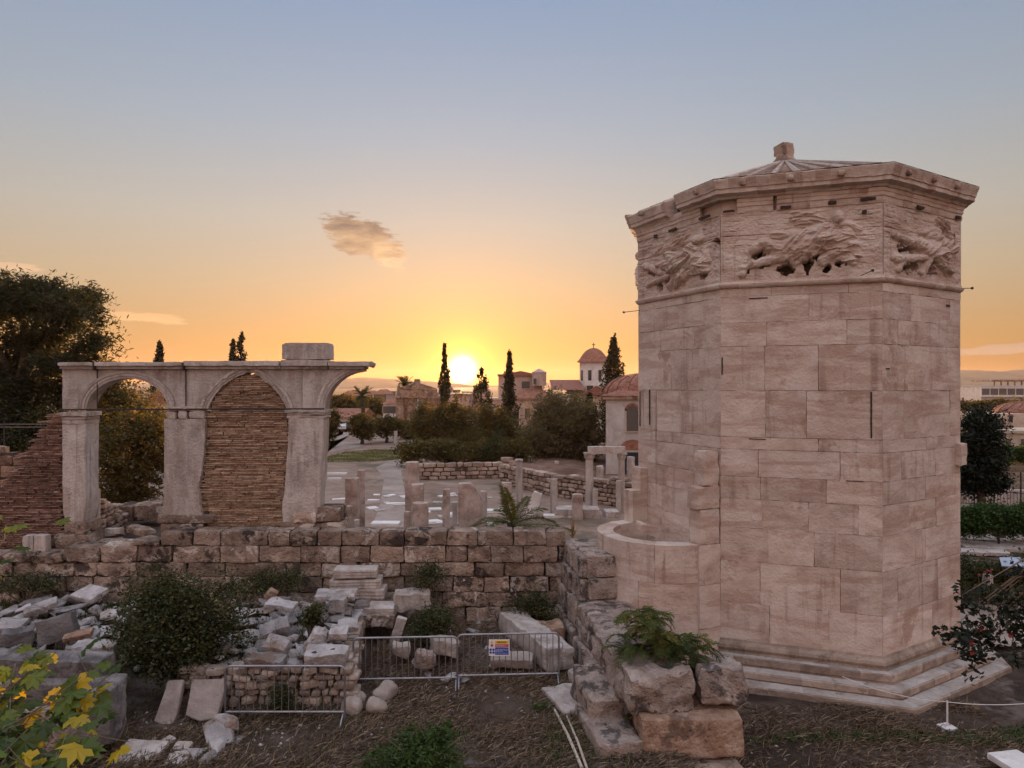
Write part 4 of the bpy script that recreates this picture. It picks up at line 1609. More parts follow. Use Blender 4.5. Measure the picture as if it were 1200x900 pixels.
big('marble_beam', 'long grey marble beam lying behind the yellow leaves', 40, 780, 12.6, (2.6, .5, .40), (.05, .03, -.02), BLOCKM, .03)
big('marble_beam', 'second long grey stone course below the beam behind the yellow leaves', 35, 806, 12.4, (2.5, .6, .38), (.0, .02, .02), BLOCKM, .04)
big('marble_block', 'massive grey block with hollowed side right of the yellow leaves', 116, 832, 12.0, (.64, .7, .92), (.02, .04, .14), BLOCKM, .06)
big('stone_block', 'dark lowest stone course behind the yellow leaves', 45, 850, 12.1, (1.6, .7, .75), (0, 0, .04), POROS_ROUGH, .05)
big('marble_slab', 'white flat slab on the back edge of the middle heap', 394, 697, 16.9, (.95, .5, .14), (.12, 0, .03), MARBLE, .008)
big('marble_block', 'square dark fronted block right of the plant on the middle heap', 396, 708, 16.0, (.38, .3, .3), (.1, 0, -.1), MARBLE, .01)
big('marble_slab', 'white squared piece with a drilled hole on the right edge of the middle heap', 397, 741, 14.8, (.36, .36, .18), (.25, .05, .1), MARBLE, .012)
big('marble_slab', 'rounded white slab on the right edge of the middle heap', 408, 733, 15.2, (.42, .34, .14), (.2, .1, .3), MARBLE, .04)
big('boulder', 'grey boulder in the middle heap above the hollowed stone', 373, 749, 14.7, (.42, .34, .34), (.2, .3, .5), MARBLE, .09)
big('marble_block', 'white square topped block near the front of the middle heap', 325, 757, 14.3, (.48, .42, .22), (.32, .1, -.15), MARBLE, .02)
big('marble_slab', 'long pale edge slab at the front of the middle heap', 312, 774, 13.9, (.72, .36, .20), (.15, .06, -.08), MARBLE, .03)
big('marble_slab', 'grey tilted slab lying in the centre of the middle heap', 322, 736, 15.1, (.62, .42, .14), (.3, -.25, .35), MARBLE, .02)
big('marble_slab', 'brown backed pale slab at the rear of the middle heap', 330, 709, 16.3, (.7, .34, .14), (.2, .1, -.12), MARBLE, .03)
big('pointed_stone', 'small reddish pointed stone at the rear of the middle heap', 318, 697, 16.9, (.24, .22, .26), (.2, .6, .3), ORANGE_STONE, .05)
hs = big('hollowed_stone', 'pale stone with two hollows on the front edge of the middle heap', 383, 768, 13.95, (.82, .42, .26), (.2, .02, .05), MARBLE, .03)
hm = MB()
for px_ in (-.22, .14):
    hm.lathe([(.075, -.02), (.095, .0), (.08, .006), (.03, .008)], (px_, -.04, .125), 10, .2)
h_ = hm.build('hollow', plain_mat('hollow_dark', (.05, .042, .038), .95), hs, local=True)  # dark discs on the stone mark its two hollows
# dry stone face of the middle heap above the barrier
dw = thing('dry_stone_wall', (-5.2, 13.9, 0), 'low dry stone wall of small brown stones behind the left barrier', 'wall')
dm, dk = MB(), MB()
z = .02
while z < .74:
    h = random.uniform(.10, .19)
    x = -6.55
    while x < -3.3:
        w = random.uniform(.14, .44)
        dm.block((x + w / 2, 13.95 + random.gauss(0, .035), z + h / 2), (w - .02, .34, h - .014), Euler((random.gauss(0, .06), random.gauss(0, .07), random.gauss(0, .1))).to_matrix(), .03, .05, .08)
        x += w
    y = 14.1
    while y < 17.6:
        w = random.uniform(.14, .44)
        xx = -3.28 - (y - 13.9) * .135
        dm.block((xx + random.gauss(0, .03), y + w / 2, z + h / 2), (.3, w - .02, h - .014), Euler((random.gauss(0, .06), random.gauss(0, .05), random.gauss(0, .1) + .13)).to_matrix(), .03, .05, .09)
        y += w
    z += h
dk.box((-5.0, 14.18, .33), (3.1, .3, .62))
dm.build('stone_facing', stone_mat('dry_wall_stone', [(.25, (.22, .16, .125)), (.5, (.34, .265, .215)), (.75, (.47, .40, .35))], scale=2, bump=.7, fine=10, stain=((.12, .085, .07), 1.6, .58, .6), tone=.3), dw, ang=50)
dk.build('earth_core', DIRTCORE, dw)
dw2 = thing('dry_stone_wall', (-8.2, 13.9, 0), 'dark dry stone facing under the left heap beside the bush', 'wall')
dm = MB()
z = .0
while z < .72:
    h = random.uniform(.13, .22)
    x = -10.6
    while x < -7.75:
        w = random.uniform(.3, .7)
        dm.block((x + w / 2, 13.55 + random.gauss(0, .06), z + h / 2), (w - .02, .4, h - .014), Euler((random.gauss(0, .06), random.gauss(0, .06), random.gauss(0, .12))).to_matrix(), .04, .06, .1)
        x += w
    z += h
dm.build('stone_facing', POROS_ROUGH, dw2, ang=50)


def lean_slab(lab, pts, Y0, Y1, th, mat):
    """slab standing against the heap; pts: outline in reference pixels, its foot at depth Y0 and head at Y1"""
    ys = [p[1] for p in pts]
    lo, hi = max(ys), min(ys)
    o3 = []
    for px, py in pts:
        Yd = Y0 + (Y1 - Y0) * (lo - py) / (lo - hi)
        o3.append(P(px, py, Yd))
    nrm = (o3[1] - o3[0]).cross(o3[2] - o3[0]).normalized()
    if nrm.y < 0:
        nrm = -nrm
    mb = MB()
    bm = bmesh.new()
    vs_ = [bm.verts.new(p) for p in o3] + [bm.verts.new(p + nrm * th) for p in o3]
    n = len(o3)
    bm.faces.new(vs_[:n])
    bm.faces.new(vs_[n:][::-1])
    for i in range(n):
        bm.faces.new((vs_[i], vs_[n + i], vs_[n + (i + 1) % n], vs_[(i + 1) % n]))
    bmesh.ops.bevel(bm, geom=list(bm.edges), offset=.012, segments=2, affect='EDGES')
    bmesh.ops.triangulate(bm, faces=bm.faces)
    for _ in range(2):
        bmesh.ops.subdivide_edges(bm, edges=[e for e in bm.edges if e.calc_length() > .1], cuts=1)
    for v in bm.verts:
        v.co += noise.noise_vector(v.co * 5) * .012
    bm.verts.index_update()
    mb.add([v.co.copy() for v in bm.verts], [tuple(v.index for v in f.verts) for f in bm.faces], .5)
    bm.free()
    return setprops(mb.build('leaning_slab', mat, ang=40), lab, 'stone slab')


SLABM = stone_mat('slab_stone', [(.3, (.25, .20, .175)), (.6, (.34, .285, .25)), (.8, (.41, .355, .32))], scale=1.3, bump=.5, fine=12, tone=.0)
lean_slab('narrow stone slab leaning against the middle heap beside the bush', [(180, 845), (186, 833), (196, 798), (215, 796), (207, 838), (200, 853)], 13.05, 13.55, .16, SLABM)
lean_slab('broad stone slab with one drilled hole leaning against the middle heap', [(217, 838), (225, 796), (263, 795), (263, 808), (254, 841), (236, 845)], 13.1, 13.6, .14, SLABM)

# low line of marble in the nearest soil
front = [('white marble plate with a lettered looking surface at the lower edge of the picture', 164, 888, 12.05, (.72, .62, .26), (.18, .02, -.05), 'marble_slab'),
         ('small blue grey upright plate in the nearest stone row', 213, 880, 12.2, (.30, .3, .2), (.3, .05, -.1), 'marble_slab'),
         ('brown grey stone in the nearest stone row', 209, 893, 11.9, (.36, .34, .2), (.15, .0, .1), 'marble_slab'),
         ('thin bevelled stone behind the nearest marble plate', 178, 875, 12.45, (.26, .3, .14), (.2, .1, -.5), 'marble_slab'),
         ('thin pale stone with cut ends behind the nearest marble plate', 193, 873, 12.4, (.20, .34, .12), (.2, .1, -.5), 'marble_slab'),
         ('mossy kerb stone lying behind the nearest stone row', 222, 868, 12.7, (.5, .16, .12), (.05, .02, .05), 'marble_slab')]
for lab, px, py, Y, sz, rt, nm in front:
    big(nm, lab, px, py, Y, sz, rt, MARBLE, .02)
mlab = 'jagged bluish marble piece in the small pile at the near edge'
for lab, px, py, Y, sz, n in (('white topped angular boulder on top of the small near pile', 264, 847, 12.75, (.46, .4, .34), 14), ('wide brown and white boulder carrying the white topped one', 258, 861, 12.6, (.72, .5, .34), 15),
                              ('grey block under the brown and white boulder', 270, 872, 12.5, (.46, .5, .34), 13), ('bluish slanted marble flake at the front of the small pile', 253, 878, 12.2, (.52, .34, .24), 11),
                              ('elongated bluish marble fragment left in the small pile', 231, 884, 12.1, (.44, .3, .22), 12), ('crumpled pale marble lump lowest in the small pile', 245, 892, 11.9, (.42, .34, .22), 12),
                              ('grey chip at the lower left of the small pile', 226, 897, 11.8, (.26, .24, .16), 12)):
    o = hull_stone(sz, n, .05).build('boulder', RUBBLE, ang=30)
    o.location = P(px, py, Y)
    o.rotation_euler = (random.gauss(0, .2), random.gauss(0, .2), random.random() * 3)
    setprops(o, lab, 'stone', 'small stone pile at the near edge')
for lab, px, py, sz in (('rounded pale boulder nearest the gap between the barriers', 412, 829, (.40, .34, .36)), ('brown boulder behind the rounded pale one by the barriers', 419, 819, (.36, .3, .3)), ('egg shaped pale boulder leaning by the barrier gap', 441, 828, (.42, .3, .34)),
                        ('flat topped pale boulder at the foot of the middle barrier', 452, 811, (.5, .34, .28))):
    Y = (EYE - .12) * F / (py - HY)
    mb = MB()
    mb.block((0, 0, 0), sz, None, .05, .14, .06, .5)
    o = mb.build('boulder', SLABM, ang=60)
    o.location = P(px, py, Y)
    o.rotation_euler = (random.gauss(0, .15), random.gauss(0, .3), random.random())
    setprops(o, lab, 'stone', 'boulders between the barriers')
# fluted / moulded blocks stacked before the wall
for i, (lab, px, py, w, h) in enumerate((('grooved marble block, topmost of three stacked before the wall', 417.5, 670, 1.08, .22), ('grooved marble block in the middle of the stack of three', 418, 682, 1.26, .24), ('grooved marble block lowest of the stack of three', 420, 693, 1.40, .27))):
    mb = MB()
    mb.block((0, 0, 0), (w, .55, h), None, .012, .03, .08, .5)
    for k in range(3):
        mb.block((0, -.275, -h * .3 + k * h * .3), (w * .97, .03, h * .12), None, .006, .01, .1, .5)
    o = mb.build('moulded_block', MARBLE, ang=40)
    o.location = P(px, py, 17.9)
    o.rotation_euler = (0, 0, random.gauss(0, .05))
    setprops(o, lab, 'stone block', 'stacked moulded marble blocks')
big('marble_slab', 'bluish marble slab right of the stacked grooved blocks', 445, 712, 17.4, (.72, .5, .18), (.1, .03, .1), MARBLE, .02)
big('stone_block', 'dark block left of the bluish slab behind the middle heap', 426, 715, 17.4, (.36, .5, .4), (0, 0, .1), MARBLE, .03)
big('stone_block', 'broad brown stone under the bluish marble slab', 444, 725, 17.2, (.8, .5, .3), (.0, 0, .0), POROS, .05)
big('white_stone', 'white marble lump behind the light bush before the wall', 483, 702, 17.8, (.9, .5, .4), (.1, 0, .1), MARBLE, .06)
big('leaning_stone', 'grey slab propped upright left of the light bush', 466, 741, 16.6, (.24, .2, .75), (.1, .3, .1), MARBLE, .04)
big('column_shaft', 'long pale marble shaft lying diagonally behind the sign barrier', 625, 748, 16.6, (.62, 2.7, .5), (.02, .0, R(24)), MARBLE, .05)
big('marble_slab', 'flat pale stone behind the sign barrier below the fallen shaft', 600, 773, 15.6, (.9, .45, .2), (.1, 0, -.1), SLABM, .05)
big('stone', 'small pale stone behind the middle barrier', 470, 760, 15.8, (.4, .3, .25), (.1, .2, .3), SLABM, .06)
big('stone', 'rough grey stone behind the join of the two barriers', 520, 757, 15.9, (.6, .4, .35), (.1, .2, .3), SLABM, .07)
big('stone', 'dark stone low behind the left end of the middle barrier', 497, 772, 15.4, (.42, .35, .3), (.1, .2, .3), POROS_ROUGH, .07)
for _ in range(26):
    x, y = random.uniform(-2.6, 1.4), random.uniform(14.9, 18.3)
    stone(x, y, gz(x, y) + .03, 'small broken stone strewn on the soil between the barriers and the wall', 'stones strewn before the wall', random.uniform(.35, .8))
for _ in range(16):
    x, y = random.uniform(-13, -7.2), random.uniform(18.05, 18.6)
    stone(x, y, gz(x, y) + .05, 'dark stone strewn along the foot of the wall below the brick remnant', 'stones along the wall foot at left', random.uniform(.6, 1.2))

# ================================================================== barriers and sign
def barrier(px0, px1, pyb, label, dy=0.0, hooks=True):
    Y0 = EYE * F / (pyb - HY)
    x0, x1 = XW(px0, Y0), XW(px1, Y0 + dy)
    Lb = math.hypot(x1 - x0, dy)
    o = thing('crowd_barrier', (x0, Y0, gz((x0 + x1) / 2, Y0)), label, 'barrier', 'crowd barriers in the court', math.atan2(dy, x1 - x0))
    mb = MB()
    r = .10
    pth = [(0, 0, .02)] + [(0, 0, 1.05 - r)] + [(r - r * math.cos(a), 0, 1.05 - r + r * math.sin(a)) for a in (R(30), R(60), R(90))]
    pth += [(Lb - r + r * math.sin(a), 0, 1.05 - r + r * math.cos(a)) for a in (0, R(30), R(60), R(90))] + [(Lb, 0, .02)]
    mb.tube(pth, .021, 8)
    mb.tube([(0, 0, .20), (Lb, 0, .20)], .019, 8)
    mb.build('frame', GALV, o, local=True)
    n = int(Lb / .125)
    for i in range(1, n):
        b = MB()
        x = Lb * i / n
        b.tube([(x, 0, .20), (x + random.gauss(0, .004), random.gauss(0, .003), .62), (x, 0, 1.05)], .009, 6)
        b.build('upright_bar', GALV, o, local=True)
    for x in (.03, Lb - .03):
        ft = MB()
        ft.tube([(x, -.28, -.02), (x, -.16, .10), (x, 0, .17), (x, .16, .10), (x, .28, -.02)], .016, 7)
        ft.build('foot', GALV, o, local=True)
    for x, s in ((Lb, 1),):
        hk = MB()
        hk.tube([(x, 0, .85), (x + .05 * s, -.02, .86), (x + .08 * s, -.02, .82), (x + .075 * s, -.02, .72)], .009, 6)
        hk.build('hook', GALV, o, local=True)
    return o, Y0


barrier(264, 404, 846, 'steel barrier in front of the dry stone wall and heap')
barrier(414, 536, 806, 'steel barrier without a sign, touching the one that carries a sign', .1)
b3, Yb3 = barrier(536, 655, 803, 'steel barrier that carries the coloured safety sign', .12)
sg = thing('safety_sign', P(585, 759, Yb3 - .03), 'white safety sign with yellow, red and blue fields hung on a barrier', 'sign')


def flat(mb, x0, x1, z0, z1, y=-.006, d=.004):
    mb.box(((x0 + x1) / 2, y, (z0 + z1) / 2), (x1 - x0, d, z1 - z0))
    return mb


flat(MB(), -.215, .215, -.17, .17, 0, .008).build('panel', plain_mat('sign_white', (.72, .70, .72), .5), sg, local=True, smooth_=False)
YEL, SRED, BLUE, BLK = plain_mat('sign_yellow', (.72, .45, .02), .5), plain_mat('sign_red', (.50, .05, .03), .5), plain_mat('sign_blue', (.02, .06, .33), .5), plain_mat('sign_black', (.02, .02, .02), .5)
flat(MB(), -.085, .195, .085, .148).build('yellow_field', YEL, sg, local=True, smooth_=False)
flat(MB(), -.085, .195, .02, .075).build('red_field', SRED, sg, local=True, smooth_=False)
flat(MB(), -.085, .195, -.145, .008).build('blue_field', BLUE, sg, local=True, smooth_=False)
tx = MB()
for i in range(9):
    x = -.045 + i * .022
    flat(tx, x, x + .013, .103, .131, -.010, .002)
tx.build('lettering', BLK, sg, local=True, smooth_=False)
tx = MB()
for row, (n, z_) in enumerate(((11, .05), (9, .035), (12, -.035), (12, -.06), (7, -.082), (12, -.115))):
    for i in range(n):
        x = -.07 + i * .021
        flat(tx, x, x + random.uniform(.008, .016), z_, z_ + .011, -.010, .002)
tx.build('lettering', plain_mat('sign_pale_letters', (.6, .6, .62), .5), sg, local=True, smooth_=False)
ic = MB()
ic.poly([(-.185, -.008, .095), (-.12, -.008, .095), (-.1525, -.008, .148)], (0, .004, 0))
ic.build('warning_triangle', YEL, sg, local=True, smooth_=False)
ic = MB()
ic.poly([(-.152 + .028 * math.cos(a), -.008, .05 + .028 * math.sin(a)) for a in np.linspace(0, 6.283, 17)[:-1]], (0, .004, 0))
ic.build('prohibition_disc', SRED, sg, local=True, smooth_=False)
for x, z_ in ((-.178, -.04), (-.118, -.04), (-.178, -.10), (-.118, -.10)):
    ic = MB()
    ic.poly([(x + .026 * math.cos(a), -.008, z_ + .026 * math.sin(a)) for a in np.linspace(0, 6.283, 17)[:-1]], (0, .004, 0))
    ic.build('mandatory_disc', BLUE, sg, local=True, smooth_=False)

# poles lying in the court, rope post, marker slab
for lab, a, b, r in (('pale straight wooden pole lying on the court soil, the longer of two', (650, 832), (682, 899), .028), ('shorter grey wooden pole lying beside the longer one', (664, 839), (690, 906), .022)):
    mb = MB()
    p, q = G(a[0], a[1], .05), G(b[0], b[1], .05)
    p.z, q.z = gz(p.x, p.y) + .05, gz(q.x, q.y) + .05
    mb.tube([p, p.lerp(q, .5) + Vector((.01, 0, .03)), q], [r * .8, r, r], 7)
    setprops(mb.build('wooden_pole', WOOD), lab, 'pole')
WPAINT = plain_mat('white_metal', (.62, .60, .60), .5)
g = G(1110, 853, -.33)
rp = thing('rope_post', (g.x, g.y, -.33), 'thin white rope post on a square foot plate before the tower steps', 'rope post')
mb = MB()
mb.tube([(0, 0, .02), (0, 0, .52)], .018, 8)
mb.build('post', WPAINT, rp, local=True)
mb = MB()
mb.block((0, 0, .02), (.26, .26, .035), Euler((0, 0, .3)).to_matrix(), .002, .006, .1)
mb.build('foot_plate', WPAINT, rp, local=True)
mb = MB()
e = Vector((3.6, .6, .52))
mb.tube([Vector((0, 0, .5)).lerp(e, s / 14) - Vector((0, 0, .17 * (1 - (2 * s / 14 - 1) ** 2))) for s in range(15)], .008, 5)
mb.tube([Vector((0, 0, .5)).lerp(Vector((-1.6, .9, .62)), s / 8) - Vector((0, 0, .1 * (1 - (2 * s / 8 - 1) ** 2))) for s in range(9)], .007, 5)
mb.build('rope', WPAINT, rp, local=True)
big('marker_slab', 'white marble slab lying in the lower right grass', 1190, 893, 12.0, (.62, .55, .12), (.0, 0, .2), PLASTER_W, .01)

# ================================================================== low growth in the court
blades('dry_grass', [(-7.2, 10.5), (9.5, 10.5), (9.5, 14.8), (4.2, 14.6), (2.0, 16.5), (1.0, 18.5), (-3.2, 18.5), (-3.2, 13.8), (-6.6, 13.8), (-7.4, 13.2)], 42000, .19, .012, STRAW, 'dry straw and dead grass littering the brown court soil', gz, .62)
blades('weeds', [(3.9, 13.0), (5.5, 13.5), (8, 13.4), (12, 14.2), (12, 12.2), (9.5, 12.9), (7, 13.1)], 4500, .09, .022, GREENS, 'low green weeds along the foot of the tower steps', gz, .2)
blades('weeds', [(-13, 17.6), (-7, 17.9), (-7, 18.6), (-13.5, 18.6)], 3000, .22, .02, SHRUB, 'dark weeds along the foot of the wall at left', gz, .1)
blades('weeds', [(0.2, 17.0), (1.2, 17.0), (1.1, 18.6), (-.4, 18.6)], 3500, .34, .018, SHRUB, 'dark tall weeds in the corner of the two walls', gz, .1)
blades('weeds', [(-3.3, 16.0), (-1.2, 16.0), (-1.2, 18.5), (-3.2, 18.5)], 3500, .16, .014, STRAW, 'brown dead grass before the grooved blocks', gz, .2)


def pebbles(name, label, x0, x1, y0, y1, n, smin, smax, mat):
    q = np.column_stack([RNG.uniform(x0, x1, n), RNG.uniform(y0, y1, n)])
    nz_ = np.array([noise.noise(Vector((x * .8, y * .8, 9))) for x, y in q])
    q = q[nz_ + RNG.uniform(-.25, .25, n) > .12]
    n = len(q)
    c = np.column_stack([q, [gz(x, y) for x, y in q]])
    r = smin + (smax - smin) * RNG.random((n, 1, 1)) ** 3
    o = np.array([(1, 0, 0), (0, 1, 0), (-1, 0, 0), (0, -1, 0), (0, 0, .7), (0, 0, -.5)], float)[None] * r * RNG.uniform(.6, 1.3, (n, 6, 1))
    a = RNG.random(n) * 6.28
    ca, sa = np.cos(a)[:, None], np.sin(a)[:, None]
    o = np.stack([o[:, :, 0] * ca - o[:, :, 1] * sa, o[:, :, 0] * sa + o[:, :, 1] * ca, o[:, :, 2]], 2)
    v = (c[:, None] + o).reshape(-1, 3)
    b = np.array([(0, 1, 4), (1, 2, 4), (2, 3, 4), (3, 0, 4), (1, 0, 5), (2, 1, 5), (3, 2, 5), (0, 3, 5)])
    f = (np.arange(n)[:, None, None] * 6 + b[None]).reshape(-1, 3)
    ob = mesh_np(name, v, f, np.repeat(RNG.random(n), 8), mat)
    return setprops(ob, label, None, None, 'stuff')


blades('weeds', [(-6.6, 14.1), (-3.7, 14.1), (-3.7, 17.8), (-6.6, 17.8)], 1300, .26, .018, SHRUB, 'weeds growing between the stones of the middle heap', gz, .05)
blades('weeds', [(-13.5, 14.0), (-8, 14.0), (-8, 17.8), (-13.5, 17.8)], 1500, .28, .018, SHRUB, 'weeds growing between the stones of the left heap', gz, .05)
PEB = stone_mat('pebble_stone', [(.3, (.18, .15, .135)), (.7, (.38, .34, .315))], scale=3, bump=.3, tone=.5)
pebbles('gravel', 'small stones and gravel scattered over the court soil', -7.4, 2.2, 10.6, 18.4, 3800, .008, .055, PEB)
pebbles('gravel', 'gravel scattered over the soil before the tower steps', 3.2, 12, 10.6, 14.6, 2200, .008, .05, PEB)
blades('weeds', [(-7.6, 11.4), (-3.0, 11.4), (-3.0, 13.9), (-6.5, 13.7), (-7.6, 14.2)], 1500, .12, .016, SHRUB, 'sparse weeds between the leaning slabs and the near stones', gz, .1)
blades('weeds', [(0.4, 11.6), (2.1, 11.6), (1.7, 14.8), (.9, 14.8)], 1200, .12, .016, GREENS, 'weeds along the foot of the stepped wall', gz, .1)


def bush(name, label, px, py_top, py_bot, half, Y, mat, n_cl, per, L, Wd, lobes=7, k=.55, spread=.12, ztrunk=None, tone=None, cat='bush', group=None, stretch=1.0, up=.35):
    zt, zb = ZW(py_top, Y), ZW(py_bot, Y)
    c = (XW(px, Y), Y, (zt + zb) / 2)
    r = (half * Y / F, half * Y / F * .75, (zt - zb) / 2)
    base = (c[0], c[1], gz(c[0], c[1]) if ztrunk is None else ztrunk)
    lb = rand_lobes(c, r, lobes, k, .9)
    o = thing(name, base, label, cat, group)
    mb = MB()
    b = Vector(base)
    for l in lb:
        e = Vector(l[:3])
        m = b.lerp(e, .55) + Vector((random.gauss(0, .06), random.gauss(0, .06), .05))
        mb.tube([b, m, e], [.03, .018, .006], 5)
        for _ in range(3):
            a = m.lerp(e, random.random())
            mb.tube([a, a + Vector((random.gauss(0, 1), random.gauss(0, 1), random.gauss(.4, .6))).normalized() * max(r) * .5], [.008, .003], 4)
    mb.build('stems', TWIG, o)
    pts, tn, _ = clumps(lb, n_cl, per, spread, 2.0)
    ok = pts[:, 2] > base[2] + .02
    leaf_cloud('foliage', pts[ok], L, Wd, mat, o, up, tn[ok])
    return o


bush('big_bush', 'large dark green bush growing from the gap between the two heaps', 206, 655, 800, 86, 14.5, SHRUB, 720, 30, .075, .045, 13, .46, .15)
bush('bush', 'pale flecked bush behind the middle barrier before the wall', 505, 695, 756, 44, 16.5, SHRUB, 190, 26, .07, .035, 8, .5, .10)
bush('bush', 'thin bush against the wall above the pale flecked bush', 500, 656, 700, 34, 18.1, SHRUB, 90, 18, .07, .03, 7, .5, .13)
bush('bush', 'small green plant on the middle heap', 364, 701, 742, 18, 15.3, SHRUB, 60, 24, .07, .04, 5, .5, .07)
bush('bush', 'low green weedy clump in the soil at the lower edge', 487, 857, 905, 75, 11.6, GREENS, 190, 26, .10, .03, 9, .5, .09, up=.1)
bush('bush', 'dark scrub against the wall left of the grooved blocks', 318, 662, 700, 62, 18.2, SHRUB, 130, 20, .07, .035, 8, .5, .14)
bush('bush', 'dark shrub in the inner corner of the two walls', 628, 690, 745, 30, 17.7, SHRUB, 110, 24, .08, .03, 6, .5, .13)
bush('bush', 'dark scrub below the brick remnant at far left', 30, 672, 700, 50, 18.1, SHRUB, 90, 20, .07, .035, 7, .5, .14)
bush('bush', 'small weed in the soil under the sign barrier', 634, 822, 836, 9, 13.6, GREENS, 18, 14, .07, .025, 3, .5, .05)
bush('bush', 'little weed near the grey pole', 603, 862, 875, 10, 12.6, GREENS, 14, 14, .06, .02, 3, .5, .05)
bush('bush', 'weed growing on the low grey slab of the stepped wall', 738, 838, 856, 9, 12.9, GREENS, 20, 16, .06, .02, 3, .5, .05, ztrunk=.2)
bush('bush', 'green plants inside the left barrier', 330, 800, 835, 26, 13.6, SHRUB, 50, 20, .07, .03, 5, .5, .08)

# ferny plant on the end of the stepped wall
fp = thing('ferny_plant', P(772, 778, 13.3), 'bushy plant with long feathery leaves growing from the top of the stepped wall', 'plant')
sm, lm = MB(), MB()
base = P(772, 778, 13.3)
for i in range(46):
    a = random.random() * 6.283
    top = base + Vector((math.cos(a) * random.uniform(.05, .78), math.sin(a) * random.uniform(.05, .5), random.uniform(.05, .98) * (1.0 if math.cos(a) < .3 else .6)))
    if i < 11:
        sm.tube([base, base.lerp(top, .5) + Vector((0, 0, .08)), top], [.014, .009, .004], 5)
    for _ in range(random.choice((4, 5, 6))):
        b_ = random.random() * 6.283 if i > 8 else a + random.gauss(0, 1)
        red = max(0, min(1, (.75 if top.z > base.z + .5 and random.random() < .55 else random.uniform(.1, .6))))
        frond(lm, top, (math.cos(b_), math.sin(b_), 0), random.uniform(.34, .62), random.uniform(.06, .3), random.uniform(.14, .42), 12, .14, .019, red)
sm.build('stems', TWIG, fp)
lm.build('foliage', FERN, fp, smooth_=False)

# ================================================================== plane tree branch, close on the left
def plane_leaf(mb, c, size, frame, tone):
    ang = [-90, -62, -38, -22, 5, 22, 38, 55, 72, 90, 108, 125, 142, 158, 175, 202, 218, 242]
    rad = [.30, .40, .34, .62, .80, .50, .62, .86, .60, 1.05, .60, .86, .62, .50, .80, .62, .34, .40]
    t, b, n = frame
    vs_ = [c]
    for a, r in zip(ang, rad):
        x, y = math.cos(R(a)) * r, math.sin(R(a)) * r
        vs_.append(c + (b * x + t * y) * size * .5 + n * size * (-.13 * (x * x) - .10 * max(0, y) ** 2 + .03 * math.sin(a * .21)))
    k = len(ang)
    mb.add(vs_, [(0, 1 + i, 1 + (i + 1) % k) for i in range(k)], tone)


pt = thing('plane_tree', (-3.4, 2.6, 0), 'plane tree branch with green and yellow lobed leaves reaching in at lower left', 'tree')
br, lv = MB(), MB()
root = Vector((-3.4, 2.6, 0))
crotch = Vector((-3.3, 2.8, 3.6))
br.tube([root - Vector((0, 0, .3)), Vector((-3.38, 2.7, 2)), crotch], [.16, .13, .10], 9)
twigs = [((118, 800, 3.7), 10), ((60, 772, 3.9), 9), ((95, 858, 3.4), 13), ((40, 880, 3.1), 14), ((20, 800, 3.6), 12), ((70, 900, 3.0), 12), ((8, 850, 3.3), 11), ((98, 905, 3.0), 8), ((10, 625, 4.4), 5), ((-20, 640, 4.3), 6), ((45, 830, 3.5), 12), ((80, 828, 3.6), 6), ((-10, 900, 3), 14)]
for (px, py, Y), n in twigs:
    e = P(px, py, Y)
    m = crotch.lerp(e, .55) + Vector((0, 0, .12))
    br.tube([crotch, m, e], [.035, .014, .004], 6)
    for i in range(int(n * 3.3)):
        s = random.uniform(.0, 1) ** .6
        p = m.lerp(e, s) + Vector((random.gauss(0, .085), random.gauss(0, .10), random.gauss(0, .065)))
        nrm = Vector((random.gauss(.05, .38), random.gauss(-.35, .38), 1)).normalized()
        tt = Vector((random.gauss(.4, .8), random.gauss(-.2, .6), random.gauss(-.35, .3)))
        tt = (tt - nrm * tt.dot(nrm)).normalized()
        yel = random.random()
        tone = random.uniform(.9, 1) if yel < (.34 if px > 50 and py > 700 else .16) else random.uniform(.05, .72)
        br.tube([m.lerp(e, s), p - tt * .05], .002, 4)
        plane_leaf(lv, p, random.uniform(.11, .195), (tt, nrm.cross(tt), nrm), tone)
br.build('branch', TWIG, pt)
lv.build('crown', PLANE, pt, smooth_=False)

# dark flowering shrub hanging in from the right
hs_ = thing('flowering_shrub', (5.6, 6.1, -.3), 'dark leaved shrub with small red flowers hanging in from the right edge', 'shrub')
br = MB()
b0 = Vector((5.6, 6.1, -.3))
c0 = P(1290, 640, 6.0)
br.tube([b0, b0.lerp(c0, .5) + Vector((.1, 0, 0)), c0], [.06, .05, .035], 8)
cl = []
for px, py, s, n in ((1148, 745, 24, 34), (1130, 748, 14, 14), (1112, 738, 9, 8), (1160, 735, 22, 22), (1140, 768, 13, 14), (1138, 785, 6, 5), (1190, 720, 16, 22), (1200, 745, 20, 30), (1195, 770, 10, 10), (1184, 700, 14, 10), (1150, 705, 14, 9), (1128, 697, 14, 9), (1165, 692, 18, 9),
                     (1172, 698, 16, 8), (1205, 690, 18, 14), (1225, 720, 30, 40), (1240, 680, 30, 40), (1215, 650, 12, 6), (1192, 668, 8, 4), (1140, 712, 10, 5)):
    e = P(px, py, 6.0)
    br.tube([c0, c0.lerp(e, .55) + Vector((0, 0, .12)), e], [.014, .007, .002], 5)
    for _ in range(int(n * .55)):
        cl.append(P(px + random.gauss(0, s * .5), py + random.gauss(0, s * .42), 6.0 + random.gauss(0, .12)))
br.build('branch', TWIG, hs_)
cl = np.array([tuple(c) for c in cl])
pts = (cl[:, None] + RNG.normal(size=(len(cl), 9, 3)) * .035).reshape(-1, 3)
leaf_cloud('foliage', pts, .062, .036, DARKLEAF, hs_, .25)
